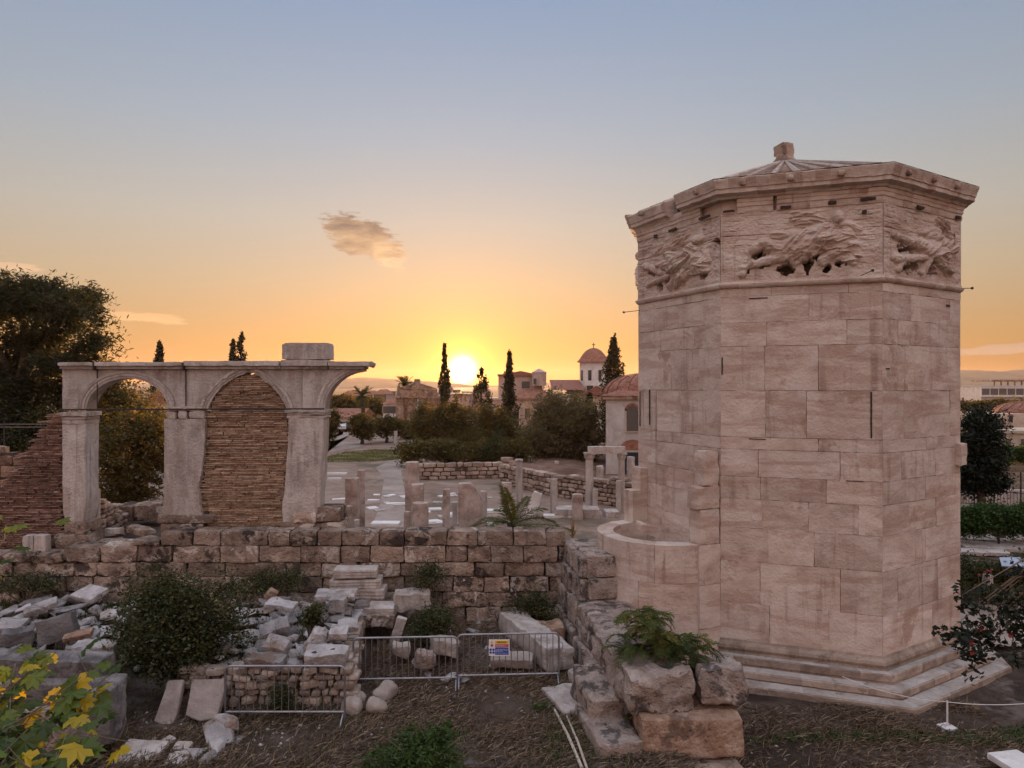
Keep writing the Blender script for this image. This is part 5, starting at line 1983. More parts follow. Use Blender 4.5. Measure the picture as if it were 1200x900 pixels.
for px, py in ((1183, 744), (1137, 752), (1149, 737), (1138, 764)):
    f = MB()
    c = P(px, py, 5.85)
    for i in range(5):
        a = i * 1.257
        f.add([c, c + Vector((math.cos(a) * .02, -.012, math.sin(a) * .02)), c + Vector((math.cos(a + .6) * .023, -.016, math.sin(a + .6) * .023)), c + Vector((math.cos(a + 1.2) * .02, -.012, math.sin(a + 1.2) * .02))], [(0, 1, 2, 3)])
    f.build('flower', RED, hs_)

# ================================================================== columns and stones of the agora
CG = 'marble pieces standing in the agora'


def col_round(label, px0, px1, pyt, Y, mat=MARBLE, capital=False, broken=True, name='column', z0=ZA, taper=.93):
    w = (px1 - px0) * Y / F
    x = XW((px0 + px1) / 2, Y)
    h = ZW(pyt, Y) - z0
    o = thing(name, (x, Y, z0), label, 'column', CG)
    mb = MB()
    r = w / 2
    rows = [(r * (1 - (1 - taper) * i / 14), h * i / 14 * (.94 if capital else 1)) for i in range(15)]
    mb.lathe(rows, (0, 0, 0), 20, .05)
    mb.build('shaft', mat, o, local=True, ang=45)
    if capital:
        c = MB()
        c.lathe([(r * taper, h * .93), (r * 1.02, h * .955), (r * 1.15, h * .975), (r * 1.05, h)], (0, 0, 0), 20, .04)
        c.build('capital', mat, o, local=True)
    return o


def col_square(label, px0, px1, pyt, Y, mat=MARBLE, name='pillar', dep=None, z0=ZA, rough=.02, tilt=0):
    w = (px1 - px0) * Y / F
    h = ZW(pyt, Y) - z0
    mb = MB()
    mb.block((0, 0, h / 2 - .05), (w, dep or w, h + .1), Euler((0, tilt, 0)).to_matrix(), rough, .03, .12, .5)
    o = mb.build(name, mat, ang=45)
    o.location = (XW((px0 + px1) / 2, Y), Y, z0)
    o.rotation_euler = (0, 0, random.gauss(0, .12))
    return setprops(o, label, 'pillar', CG)


PINKM = stone_mat('pinkish_marble', [(.25, (.30, .23, .20)), (.5, (.43, .34, .30)), (.75, (.53, .45, .41))], scale=1.6, bump=.45, fine=14, stain=((.18, .12, .10), 1.5, .6, .6), tone=.1)
col_round('short thick column stump next to the right arcade pier', 396.5, 413, 593, 20.9, PINKM)
col_square('square marble pillar behind the short column stump', 405.5, 420, 560, 22.6, PINKM)
col_round('slim column touching the square marble pillar', 418.5, 428, 551, 23.6, PINKM)
col_square('small white upright stone beside the column stump', 414.5, 421, 609, 21.2, MARBLE)
col_square('tallest square pillar left of the drum at the wall', 475.5, 490.5, 541, 23.4, PINKM)
col_square('broken pillar behind the drum at the wall', 482, 496.5, 567, 22.4, PINKM)
col_round('broad column drum standing right behind the wall', 483, 502.5, 589, 20.7, PINKM, taper=.97)
col_square('small reddish stub left of the broad column drum', 474, 481, 599, 21.4, PINKM)
col_square('thin small stele in the middle of the agora floor', 519, 527, 573, 27.5, PINKM)
col_square('small white post left of the big upright slab', 530, 536, 588, 24.5, MARBLE)
lean = MB()
Y = 22.2
o3 = [(537, 620), (537, 567.5), (551, 567), (558, 573), (564, 590), (565, 620)]
lean.poly([P(a, b, Y) for a, b in o3], (0, .45, 0))
o = setprops(lean.build('upright_slab', PINKM), 'big upright marble slab with a sloping broken corner', 'pillar', CG)
col_square('pale broken column piece behind the big upright slab', 563, 571, 575, 26, MARBLE)
col_round('slender column with a rounded capital near the palm plant', 604, 612.5, 538, 31, MARBLE, True)
col_square('broad broken pillar stump left of the slender column', 588, 599, 565, 33, PINKM)
col_round('plain column left of the roofed gate columns', 644.5, 653.5, 561, 30, MARBLE)
col_square('low square pedestal between the plain column and the gate columns', 670.5, 682.5, 579, 29, PINKM)
col_square('tilted white broken stone beside the slender column', 620, 631, 576, 30, PLASTER_W, 'broken_stone', .25, ZA, .06, .35)
col_round('far thin column at the edge of the lawn', 461.5, 466, 505, 64, MARBLE)
gt = thing('column_gate', (XW(708, 30.5), 30.5, ZA), 'two marble columns carrying one straight lintel before the domed building', 'gate')
Yg = 30.5
for l, r, yb, lab in ((686, 695.5, 597, None), (724.5, 732.5, 604, None)):
    mb = MB()
    w = (r - l) * Yg / F / 2
    x = XW((l + r) / 2, Yg)
    z0, z1 = ZW(yb, Yg), ZW(538, Yg)
    mb.lathe([(w * 1.05, z0), (w, z0 + .2), (w * .93, z1)], (x, Yg, 0), 18, .03)
    mb.build('column', MARBLE, gt)
    mb = MB()
    mb.lathe([(w * .95, z1 - .02), (w * 1.1, z1 + .04), (w * 1.3, z1 + .1), (w * 1.3, z1 + .2)], (x, Yg, 0), 18, .03)
    mb.block((x, Yg, z1 + .245), (w * 2.9, w * 2.9, .09), None, .01, .02, .1)
    mb.build('capital', MARBLE, gt)
mb = MB()
mb.block(((XW(689, Yg) + XW(732.5, Yg)) / 2, Yg, (ZW(523, Yg) + ZW(531.5, Yg)) / 2), (XW(732.5, Yg) - XW(689, Yg), .42, ZW(523, Yg) - ZW(531.5, Yg)), None, .018, .03, .12)
mb.build('lintel', MARBLE, gt)
col_square('short white pier leaning on the left gate column', 694.5, 700.5, 573, 30.2, MARBLE)
col_square('short white pier leaning on the right gate column', 722, 727.5, 563, 30.1, MARBLE)
sb = MB()
for l, r, y0, y1, d in ((652, 703, 597, 602, 1.0), (650, 706, 602, 609, 1.4), (710, 726, 600, 608, .9)):
    Yp = 29.2
    sb.block(((XW(l, Yp) + XW(r, Yp)) / 2, Yp + d / 2, (ZW(y0, Yp) + ZW(y1, Yp)) / 2 - .1), (XW(r, Yp) - XW(l, Yp), d, ZW(y0, Yp) - ZW(y1, Yp) + .2), None, .02, .03, .15)
setprops(sb.build('stepped_base', MARBLE), 'low stepped marble base under the gate columns', 'stone base')
for lab, px0, px1, pyt, Y in (('small white stone among the trees left of the olive trunk', 618.5, 623, 535, 48), ('small white stone under the right of the olive tree', 650, 655, 540, 46), ('pale rounded stone left of the right gate column', 699, 707, 546, 41), ('column stub before the dark door of the domed building', 735, 743, 535, 40)):
    col_square(lab, px0, px1, pyt, Y, MARBLE, 'stele', None, ZW(558, Y) - .1, .04)
# paving slabs left in the earth
for _ in range(46):
    px, py = random.uniform(396, 575), random.uniform(578, 618)
    g = G(px, py)
    mb = MB()
    mb.block((0, 0, 0), (random.uniform(.25, .8), random.uniform(.25, .6), .09), None, .015, .02, .2)
    o = mb.build('paving_slab', PLASTER_W if random.random() < .4 else MARBLE)
    o.location = (g.x, g.y, ZA + .02)
    o.rotation_euler = (random.gauss(0, .02), random.gauss(0, .02), random.random() * .6)
    setprops(o, 'pale paving slab left in the earth of the agora floor', 'paving slab', 'paving slabs of the agora floor')
for px, py, w, d, lab in ((452, 615, 1.1, .6, 'large white marble plate with a dark slot behind the wall'), (395, 556, 1.2, .3, 'long white slab in the far agora floor'), (392, 562, .8, .25, 'short white slab before the long one in the far agora floor'), (577, 600, .9, .5, 'white paving plate left of the palm plant'), (655, 606, 1.3, .5, 'grey plate right of the palm plant')):
    g = G(px, py)
    mb = MB()
    mb.block((0, 0, 0), (w, d, .12), None, .01, .02, .15, .8)
    o = mb.build('marble_plate', PLASTER_W)
    o.location = (g.x, g.y, ZA + .05)
    setprops(o, lab, 'paving slab')


# low rubble terrace walls
def rubble_wall(name, label, a, b, z0, h0, h1, mat, th=.5, ch=.2, cw=(.2, .6), rough=.04):
    a, b = Vector((*a, 0)), Vector((*b, 0))
    d = b - a
    L = d.length
    d /= L
    nrm = Vector((d.y, -d.x, 0))
    if nrm.y > 0:
        nrm = -nrm
    rz = math.atan2(d.y, d.x)
    o = thing(name, (*((a + b) / 2)[:2], z0), label, 'wall')
    mb, ck = MB(), MB()
    z = z0
    while z < z0 + max(h0, h1):
        h = ch * random.uniform(.75, 1.25)
        u = 0
        while u < L:
            w = random.uniform(*cw)
            top = z0 + h0 + (h1 - h0) * (u / L) + random.gauss(0, .05)
            if z + h * .6 < top:
                c = a + d * (u + w / 2) + nrm * random.gauss(0, .03)
                mb.block((c.x, c.y, z + h / 2), (w - .03, th, h - .02), Euler((0, random.gauss(0, .04), rz)).to_matrix(), rough, .06, .16, None, 3, maxn=4)
            u += w
        z += h
    m = (a + b) / 2
    ck.box((m.x, m.y, z0 + min(h0, h1) / 2), (L - .1, th * .7, min(h0, h1) - .1), Euler((0, 0, rz)).to_matrix())
    mb.build('stone_courses', mat, o, ang=50)
    ck.build('wall_core', DIRTCORE, o)
    return o


TERR = stone_mat('terrace_stone', [(.25, (.22, .15, .12)), (.5, (.34, .25, .20)), (.75, (.45, .36, .30))], scale=1.5, bump=.7, fine=8, tone=.3)
p0, p1 = G(489, 562), G(588, 560)
rubble_wall('terrace_wall', 'low rubble terrace wall running behind the big upright slab', p0[:2], p1[:2], ZA, .95, 1.15, TERR, ch=.24, cw=(.3, .8))
p0, p1 = G(589, 566), G(654, 582)
rubble_wall('terrace_wall', 'rubble terrace wall descending to the gate columns below the olive tree', p0[:2], p1[:2], ZA, 1.25, 1.1, TERR, ch=.22, cw=(.25, .7))
p2 = G(748, 597)
rubble_wall('terrace_wall', 'rubble terrace wall behind the gate columns', (p1.x + .1, p1.y), p2[:2], ZA, 1.05, 1.3, TERR, ch=.2, cw=(.22, .6))
REDSOIL = stone_mat('red_soil', [(.25, (.12, .065, .045)), (.5, (.19, .11, .08)), (.75, (.25, .16, .12))], scale=.6, bump=.6, fine=5, tone=0)
heightfield('terrace_ground', axis([(-5.5, 16, 1.2)]), axis([(36, 75, 1.5)]),
            lambda x, y: ZA - .3 + (.70 - .33 * smooth((x - 3.5) / 2.5)) * smooth((y - (44 - .6 * max(0, x - .0) - (0 if x > -.8 else 0))) / .8) * smooth((x + 4.8) / .8) * smooth((74 - y) / 6) * smooth((15.5 - x) / 1.5) + .06 * noise.noise(Vector((x * .7, y * .7, 2))), REDSOIL)
# rubble seen through the first arch
p0 = (XW(113, 20.6), 20.6)
rubble_wall('rubble_wall', 'low rubble wall behind the open arch beside the left pier', p0, (XW(142, 22.5), 22.5), 1.6, 1.35, .6, TERR, .4, .16, (.16, .4))
col_round('thin marble shaft leaning by the left pier in the open arch', 113.5, 117.5, 573, 20.2, MARBLE, z0=ZW(628, 20.2))
for lab, px, py, Y, sz in (('flat brown boulder in the open arch', 145, 600, 23, (.9, .6, .5)), ('dark low boulder at the right of the open arch', 175, 598, 23, (1.2, .8, .5)), ('pale moulded stone on the ground in the open arch', 133, 624, 20.6, (.6, .3, .22)), ('brown stone on the ground sill of the open arch', 165, 622, 20.6, (.9, .4, .2)), ('grey slab on the ground sill of the open arch', 138, 636, 20.1, (.9, .4, .14))):
    big('boulder', lab, px, py, Y, sz, (random.gauss(0, .1), random.gauss(0, .1), random.gauss(0, .4)), POROS if 'pale' not in lab else MARBLE, .06)
sheet('bank', [(XW(100, 19.9), 19.9), (XW(200, 19.9), 19.9), (XW(200, 25), 25), (XW(100, 25), 25)], 1.75, SOIL)
rubble_wall('block_wall', 'sunlit block wall at the left edge behind the brick remnant', (XW(-60, 24), 24), (XW(22, 24), 24), 2.0, 2.1, 2.05, ORANGE_STONE, .6, .36, (.5, 1.1))
wf = thing('wire_fence', (XW(10, 25), 25, 2), 'thin wire fence in front of the dark trees at left', 'fence')
mb = MB()
for py in (497, 500.5):
    mb.tube([P(-60, py, 25), P(56, py, 25)], .012, 4)
mb.build('wires', GALV, wf)
for px in (-40, 5, 50):
    mb = MB()
    p = P(px, 494, 25)
    mb.tube([p, (p.x, p.y, .8)], .025, 5)
    mb.build('post', IRON, wf)

# palm plant behind the wall
pp = thing('palm_plant', (XW(600, 20.9), 20.9, 1.7), 'small palm with arching fronds behind the wall top', 'palm')
pm = MB()
pc_ = P(600, 610, 20.9)
for (dx, dy, Lf, rise, drop, tn) in ((-1, -.1, 1.35, .75, 1.05, .5), (-.9, .3, 1.2, .9, 1.1, .6), (-.15, .2, .45, 1.25, .25, .55), (-.08, -.2, .4, 1.1, .2, .7), (.12, .1, .6, 1.0, .25, .6), (.6, .2, 1.0, 1.0, .6, .55), (1, .1, 1.3, .85, .95, .5), (1, -.2, 1.55, .35, .45, .65), (.9, .4, 1.3, .6, .6, .4), (-.5, -.4, 1.0, .7, .7, .5), (.3, -.5, .9, .55, .5, .6), (.8, -.5, 1.2, .3, .35, .7), (-.3, .5, .8, .9, .6, .5), (-.12, -.05, .35, 1.3, .12, .6)):
    frond(pm, pc_ + Vector((random.gauss(0, .04), random.gauss(0, .04), -.15)), (dx, dy, 0), Lf * 1.35, rise * 1.05, drop * 1.05, 34, .34, .028, tn)
pm.build('fronds', PALM, pp, smooth_=False)
tb_ = MB()
tb_.lathe([(.18, 0), (.2, .3), (.14, .45)], (pc_.x, pc_.y, ZA), 10, .2)
tb_.tube([(pc_.x, pc_.y, ZA + .3), pc_ - Vector((0, 0, .1))], [.16, .14], 8)
tb_.build('trunk', BARK, pp)
dp = thing('dry_plant', G(671, 628, ZA), 'dry orange brown weed behind the inner corner of the walls', 'plant')
mb = MB()
b = P(671, 630, 22)
for _ in range(26):
    mb.tube([b, b + Vector((random.gauss(0, .14), random.gauss(0, .12), random.uniform(.3, .75)))], [.012, .003], 4)
mb.build('stems', plain_mat('dry_stem', (.34, .19, .08), .8), dp)

# ================================================================== trees
# big pine at left
Yp = 33.0
pl_ = []
for px, py, rx, ry in ((70, 365, 46, 34), (20, 350, 42, 30), (-40, 360, 60, 40), (112, 402, 27, 16), (40, 405, 50, 26), (85, 425, 40, 20), (-10, 425, 60, 30), (30, 455, 55, 24), (85, 462, 30, 18), (-50, 470, 70, 40), (52, 338, 26, 14), (95, 350, 22, 16), (20, 490, 50, 22)):
    c = P(px, py, Yp + random.uniform(-1.5, 1.5))
    pl_.append((c.x, c.y, c.z, rx * Yp / F, rx * Yp / F * 1.0, ry * Yp / F))
tree('pine_tree', (XW(20, Yp), Yp, ZA), pl_, 'big dark pine with a broad open crown at the left edge', 'tree', None, PINE, 1300, 52, .25, .26, .06, .34, .55, 1.7, .1, -.35, flat=.7)
# trees behind the open arch
Yt = 29.0
for lab, lobes, m, ncl in (('round dark tree filling the open arch', ((150, 545, 40, 40), (165, 505, 34, 30), (185, 540, 26, 36), (128, 520, 22, 34), (150, 580, 40, 22)), BROAD, 340),
                           ('sunlit orange green tree high in the open arch', ((140, 470, 36, 26), (120, 500, 24, 30), (165, 488, 26, 26), (110, 450, 30, 24)), BROAD, 240),
                           ('dark tree behind the brick remnant at left', ((20, 520, 60, 30), (60, 500, 34, 34), (-30, 520, 50, 40)), PINE, 260)):
    lb = []
    dY = 0 if 'round' in lab else 3
    for px, py, rx, ry in lobes:
        c = P(px, py, Yt + dY + random.uniform(-.8, .8))
        lb.append((c.x, c.y, c.z, rx * Yt / F, rx * Yt / F, ry * Yt / F))
    tree('broad_tree' if m is BROAD else 'bushy_tree', (lb[0][0], Yt + dY, ZA), lb, lab, 'tree', None, m, ncl, 40, .24, .17, .08, .16, .3, 2.0)
# far cypress tips above the arcade
cypress((XW(187, 80), 80, ZA), ZW(401, 80) - ZA, 1.0, 'single far cypress whose tip shows above the left arch', None, 1600, .15, .5)
cypress((XW(283, 80), 80, ZA), ZW(391, 80) - ZA, .95, 'taller of two far cypresses showing above the middle of the arcade', None, 1600, .15, .5)
cypress((XW(273, 78), 78, ZA), ZW(400, 78) - ZA, .9, 'lower of two far cypresses showing above the middle of the arcade', None, 1400, .15, .5)
cypress((XW(521, 64), 64, ZA), ZW(403, 64) - ZA, .52, 'slender cypress just left of the setting sun', None, 3200, .16, .3)
cypress((XW(597, 58), 58, ZA), ZW(411, 58) - ZA, .56, 'slender cypress right of the setting sun before the pink building', None, 3600, .16, .3)
cypress((XW(564, 58), 58, ZA), ZW(432, 58) - ZA, .80, 'ragged thin conifer between the two slender cypresses', None, 900, .5, .34)
cypress((XW(719, 58), 58, ZA), ZW(396, 58) - ZA, 1.1, 'stout dark cypress beside the domed church', None, 5200, .14, .3)
cypress((XW(691, 52), 52, ZA), ZW(462, 52) - ZA, .75, 'short young cypress between the olive tree and the church', None, 1500, .2, .3)


def px_tree(name, label, base_px, base_py, lobes, mat, Y=None, zb=ZA, **kw):
    Y = Y or (EYE - zb) * F / (base_py - HY)
    lb = []
    for px, py, rx, ry in lobes:
        c = P(px, py, Y + random.uniform(-.5, .5) * rx * Y / F)
        lb.append((c.x, c.y, c.z, rx * Y / F, rx * Y / F * .9, ry * Y / F))
    return tree(name, (XW(base_px, Y), Y, zb), lb, label, kw.pop('cat', 'tree'), kw.pop('group', None), mat, **kw)


px_tree('olive_tree', 'large spreading olive tree before the church and domed building', 660, 545, ((660, 480, 32, 22), (638, 500, 26, 26), (682, 498, 24, 28), (655, 515, 36, 26), (690, 520, 16, 22), (625, 520, 18, 24), (668, 535, 30, 12), (645, 470, 14, 10)), OLIVE, 50, n_cl=520, per=44, spread=.30, L=.24, Wd=.09, r0=.3)
px_tree('bushy_tree', 'dense tree below the sun left of the ragged conifer', 515, 540, ((520, 500, 30, 26), (495, 490, 16, 18), (545, 510, 26, 26), (505, 520, 22, 16), (535, 485, 18, 18), (530, 530, 36, 12)), BROAD, 55, n_cl=420, per=40, spread=.3, L=.26, Wd=.13, r0=.25)
px_tree('bushy_tree', 'tree between the ragged conifer and the pink building', 585, 540, ((585, 500, 20, 26), (605, 515, 20, 22), (570, 520, 20, 22), (590, 530, 30, 12), (570, 485, 10, 14)), BROAD, 53, n_cl=340, per=38, spread=.28, L=.24, Wd=.12, r0=.22)
px_tree('undergrowth_bush', 'dense low undergrowth along the top of the terrace wall below the sun', 530, 545, tuple((x, 531 + random.uniform(-4, 3), 17, 13) for x in range(478, 612, 13)), BROAD, 47.5, n_cl=330, per=34, spread=.24, L=.24, Wd=.12, r0=.1, cat='bush')
px_tree('oleander_bush', 'pale flowering bush below the trees beside the terrace wall', 580, 548, ((580, 520, 12, 10), (590, 512, 8, 8), (572, 530, 10, 8)), SHRUB, 47, n_cl=50, per=26, spread=.22, L=.22, Wd=.06, r0=.06, cat='bush')
RG = 'clipped round trees beyond the lawn'
px_tree('round_tree', 'round clipped tree below the left far palm', 424, 519, ((424, 500, 13, 13), (418, 494, 8, 8), (431, 505, 8, 10)), BROAD, 66, n_cl=110, per=34, spread=.25, L=.3, Wd=.15, r0=.16, group=RG)
px_tree('round_tree', 'wide clipped tree right of the left far palm', 453, 520, ((450, 500, 12, 11), (463, 502, 11, 11), (456, 496, 9, 8)), BROAD, 68, n_cl=130, per=34, spread=.25, L=.3, Wd=.15, r0=.16, group=RG)
px_tree('round_tree', 'dark clipped tree beside the parked cars', 384, 520, ((384, 500, 9, 22), (390, 490, 7, 14), (380, 510, 10, 10)), BROAD, 62, n_cl=100, per=34, spread=.25, L=.28, Wd=.14, r0=.16, group=RG)
px_tree('round_tree', 'small clipped tree before the ruined gateway', 474, 520, ((474, 503, 8, 10), (480, 508, 6, 8)), BROAD, 72, n_cl=70, per=34, spread=.25, L=.3, Wd=.15, r0=.14, group=RG)
for i in range(9):
    px = 386 + i * 8 + random.uniform(-2, 2)
    px_tree('roadside_tree', 'tree in the row beyond the far roofs left of the far palms', px, 500, ((px, 476 - (i < 4) * 4, 7, 8), (px + 4, 480, 5, 6)), BROAD, 110, n_cl=40, per=30, spread=.35, L=.5, Wd=.28, r0=.14, group='row of trees beyond the far roofs')


def palm(label, px, py_top, py_base, Y, r, n=34):
    zt, zb = ZW(py_top, Y), ZA
    o = thing('palm_tree', (XW(px, Y), Y, zb), label, 'palm tree', 'far palms')
    mb = MB()
    x = XW(px, Y)
    mb.tube([(x, Y, zb - .1), (x + .1, Y, (zt + zb) / 2), (x, Y, zt - r * .55)], [.28, .22, .24], 9)
    mb.build('trunk', BARK, o)
    fm = MB()
    for i in range(n):
        a = i * 2.4
        e = random.random()
        frond(fm, (x, Y, zt - r * .55), (math.cos(a), math.sin(a), 0), r * random.uniform(.75, 1.05), r * (1.35 - 1.6 * e), r * (.45 + .35 * e), 13, r * .28, r * .05, random.random() * .6)
    fm.build('crown', PALM, o, smooth_=False)


palm('left far palm standing before the white houses', 424.5, 456, 500, 78, 1.35)
palm('right far palm standing behind the ruined gateway', 474.5, 444.5, 505, 95, 1.6)

# right hand side
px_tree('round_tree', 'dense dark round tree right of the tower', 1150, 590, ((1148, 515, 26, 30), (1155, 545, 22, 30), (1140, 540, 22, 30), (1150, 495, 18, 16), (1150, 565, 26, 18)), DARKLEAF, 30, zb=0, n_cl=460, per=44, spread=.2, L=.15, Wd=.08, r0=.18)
px_tree('hedge', 'bright green clipped hedge behind the iron fence', 1190, 560, tuple((x, 532, 10, 9) for x in range(1166, 1260, 13)), HEDGE, 52, zb=1.2, n_cl=240, per=34, spread=.2, L=.22, Wd=.12, r0=.1, cat='hedge')
px_tree('hedge', 'low dark green hedge before the iron fence', 1170, 622, tuple((x, 609 + random.uniform(-3, 3), 13, 16) for x in range(1124, 1260, 10)), HEDGE, 27.5, zb=0, n_cl=760, per=40, spread=.14, L=.12, Wd=.06, r0=.05, cat='hedge')
px_tree('shrub', 'dark green shrub patch beside the tilted panels', 1160, 700, tuple((x, 672 + random.uniform(-8, 8), 18, 16) for x in range(1120, 1260, 16)), SHRUB, 21.5, zb=-.2, n_cl=380, per=40, spread=.14, L=.1, Wd=.05, r0=.04, cat='shrub')
fo = thing('iron_fence', (XW(1165, 33), 33, 0), 'dark iron railing in front of a pale band right of the tower', 'fence')
pts = [P(1120, 572, 35), P(1165, 575, 33), P(1260, 580, 30)]
for a, b in zip(pts, pts[1:]):
    n = int((b - a).length / .14)
    for i in range(n):
        p = a.lerp(b, i / n)
        mb = MB() if i == 0 and a is pts[0] else mb
        mb.tube([(p.x, p.y, p.z), (p.x, p.y, p.z - .75)], .012, 4)
mb.build('bars', IRON, fo)
for dz in (-.05, -.7):
    mb = MB()
    mb.tube([p + Vector((0, 0, dz)) for p in pts], .02, 5)
    mb.build('rail', IRON, fo)
for i, p in enumerate((pts[0].lerp(pts[1], .5), pts[1], pts[1].lerp(pts[2], .35), pts[1].lerp(pts[2], .7))):
    mb = MB()
    mb.tube([p + Vector((0, 0, .9)), (p.x, p.y, 0)], .035, 6)
    mb.build('post', IRON, fo)
low = MB()
low.block((XW(1195, 36.5), 36.5, .45), (7, .4, .9), Euler((0, 0, -.1)).to_matrix(), .01, .03, .4)
setprops(low.build('low_wall', MARBLE), 'pale low wall behind the iron railing', 'wall')
sheet('court_path', [G(a, b, -.05)[:2] for a, b in ((1120, 622), (1270, 622), (1270, 640), (1120, 640))], .03, AGORA)
for i, (px, py, w, d) in enumerate(((1150, 634, 2.0, .5), (1195, 634, 2.4, .6), (1140, 640, 1.6, .8), (1170, 643, 2.6, 1.2), (1210, 645, 2.2, 1.2), (1150, 650, 1.8, .7))):
    g = G(px, py, 0)
    mb = MB()
    mb.block((0, 0, 0), (w, d, .14), None, .02, .03, .2)
    o = mb.build('paving_slab', MARBLE)
    o.location = (g.x, g.y, .04 + i * .01)
    o.rotation_euler = (0, 0, -.25 + random.gauss(0, .05))
    setprops(o, 'pale stone paving slab between the hedge and the tilted panels', 'paving slab', 'paving slabs right of the tower')
sheet('pale_ground', [G(a, b, -.3)[:2] for a, b in ((1120, 697), (1270, 690), (1270, 762), (1120, 762))], -.2, PATHM)
tp = thing('info_panel', G(1188, 662, .4), 'pair of tilted bluish information panels in the shrubs right of the tower', 'panel')
for l, r in ((1171, 1184.5), (1185.5, 1200)):
    mb = MB()
    Yq = 21.0
    mb.add([P(l + 3, 663, Yq), P(r + 3, 664, Yq), P(r, 653, Yq + .4), P(l, 653, Yq + .4)], [(0, 1, 2, 3)])
    q = mb.v
    mb.add([Vector(v) - Vector((0, 0, .03)) for v in q[:4]], [(3, 2, 1, 0)])
    mb.build('panel', plain_mat('panel_glass', (.30, .36, .46), .25, spec=.6), tp)
for px in (1178, 1195):
    mb = MB()
    p = P(px, 661, 21.2)
    mb.tube([p, (p.x, p.y, -.3)], .03, 6)
    mb.build('post', IRON, tp)
big('pale_stone', 'small pale stone with red flowers behind it in the right shrubs', 1157, 679, 20.6, (.22, .2, .3), (0, 0, .2), MARBLE, .04)
fl_ = thing('red_flowers', P(1158, 671, 20.5), 'red flowers over the pale stone right of the tower', 'flowers')
mb = MB()
for px, py in ((1157, 669), (1160, 670), (1154, 671), (1147, 674), (1162, 668)):
    mb.lathe([(.01, -.03), (.05, 0), (.03, .03), (.005, .04)], P(px, py, 20.4), 7, .3)
mb.build('petals', RED, fl_)
mb = MB()
for px, py in ((1157, 669), (1160, 670), (1154, 671), (1147, 674), (1162, 668)):
    p = P(px, py, 20.4)
    mb.tube([p, (p.x + random.gauss(0, .05), p.y, -.2)], .006, 4)
mb.build('stems', TWIG, fl_)

# ================================================================== buildings
def windows(parent, cx, y, z, w, h, frame=True, mat=DARKGLASS, arched=False, ny=-1):
    fr = MB()
    fr.box((cx, y + ny * .03, z), (w + .16, .08, h + .16))
    f = fr.build('window', PLASTER_C, parent)
    g_ = MB()
    g_.box((cx, y + ny * .075, z), (w, .03, h))
    g_.build('pane', mat, f)
    if arched:
        a = MB()
        a.poly([(cx + (w / 2 + .1) * math.cos(t), y + ny * .07, z + h / 2 - .02 + (w / 2 + .1) * math.sin(t)) for t in np.linspace(0, math.pi, 11)], (0, .06, 0))
        a.build('arch_trim', TILE, f)
        a = MB()
        a.poly([(cx + (w / 2 - .04) * math.cos(t), y + ny * .085, z + h / 2 - .01 + (w / 2 - .04) * math.sin(t)) for t in np.linspace(0, math.pi, 11)], (0, .03, 0))
        a.build('fanlight', mat, f)


def gable(mb, x0, x1, y0, y1, z, rise, over=.35, axis_='x'):
    x0 -= over
    x1 += over
    y0 -= over
    y1 += over
    if axis_ == 'x':
        m = (y0 + y1) / 2
        vs_ = [(x0, y0, z), (x1, y0, z), (x1, m, z + rise), (x0, m, z + rise), (x0, y1, z), (x1, y1, z)]
        mb.add(vs_, [(0, 1, 2, 3), (3, 2, 5, 4), (0, 3, 4), (1, 5, 2), (0, 4, 5, 1)])
    else:
        m = (x0 + x1) / 2
        vs_ = [(x0, y0, z), (m, y0, z + rise), (m, y1, z + rise), (x0, y1, z), (x1, y0, z), (x1, y1, z)]
        mb.add(vs_, [(0, 1, 2, 3), (1, 4, 5, 2), (0, 4, 1), (3, 2, 5), (0, 3, 5, 4)])
    return mb


def hip(mb, x0, x1, y0, y1, z, rise, over=.35):
    x0 -= over
    x1 += over
    y0 -= over
    y1 += over
    i = min((x1 - x0), (y1 - y0)) * .45
    vs_ = [(x0, y0, z), (x1, y0, z), (x1, y1, z), (x0, y1, z), (x0 + i, y0 + i, z + rise), (x1 - i, y0 + i, z + rise), (x1 - i, y1 - i, z + rise), (x0 + i, y1 - i, z + rise)]
    mb.add(vs_, [(0, 1, 5, 4), (1, 2, 6, 5), (2, 3, 7, 6), (3, 0, 4, 7), (4, 5, 6, 7), (3, 2, 1, 0)])
    return mb


def boxz(mb, l, r, pt, pb, Y, dep, tone=.5):
    mb.box(((XW(l, Y) + XW(r, Y)) / 2, Y + dep / 2, (ZW(pt, Y) + ZW(pb, Y)) / 2), (XW(r, Y) - XW(l, Y), dep, ZW(pt, Y) - ZW(pb, Y)), None, tone)


def tiled_dome(c, r, rise, n=40, rows=12):
    mb = MB()
    for i in range(rows):
        a0, a1 = i / rows * math.pi / 2, (i + 1) / rows * math.pi / 2
        for k in range(n):
            t0, t1 = 2 * math.pi * k / n, 2 * math.pi * (k + 1) / n
            bump = r * .012 if k % 2 else 0

            def q(a, t):
                rr = (r + bump) * math.cos(a)
                return (c[0] + rr * math.cos(t), c[1] + rr * math.sin(t), c[2] + rise * math.sin(a) + bump)
            mb.add([q(a0, t0), q(a0, t1), q(a1, t1), q(a1, t0)], [(0, 1, 2, 3)], random.random())
    return mb


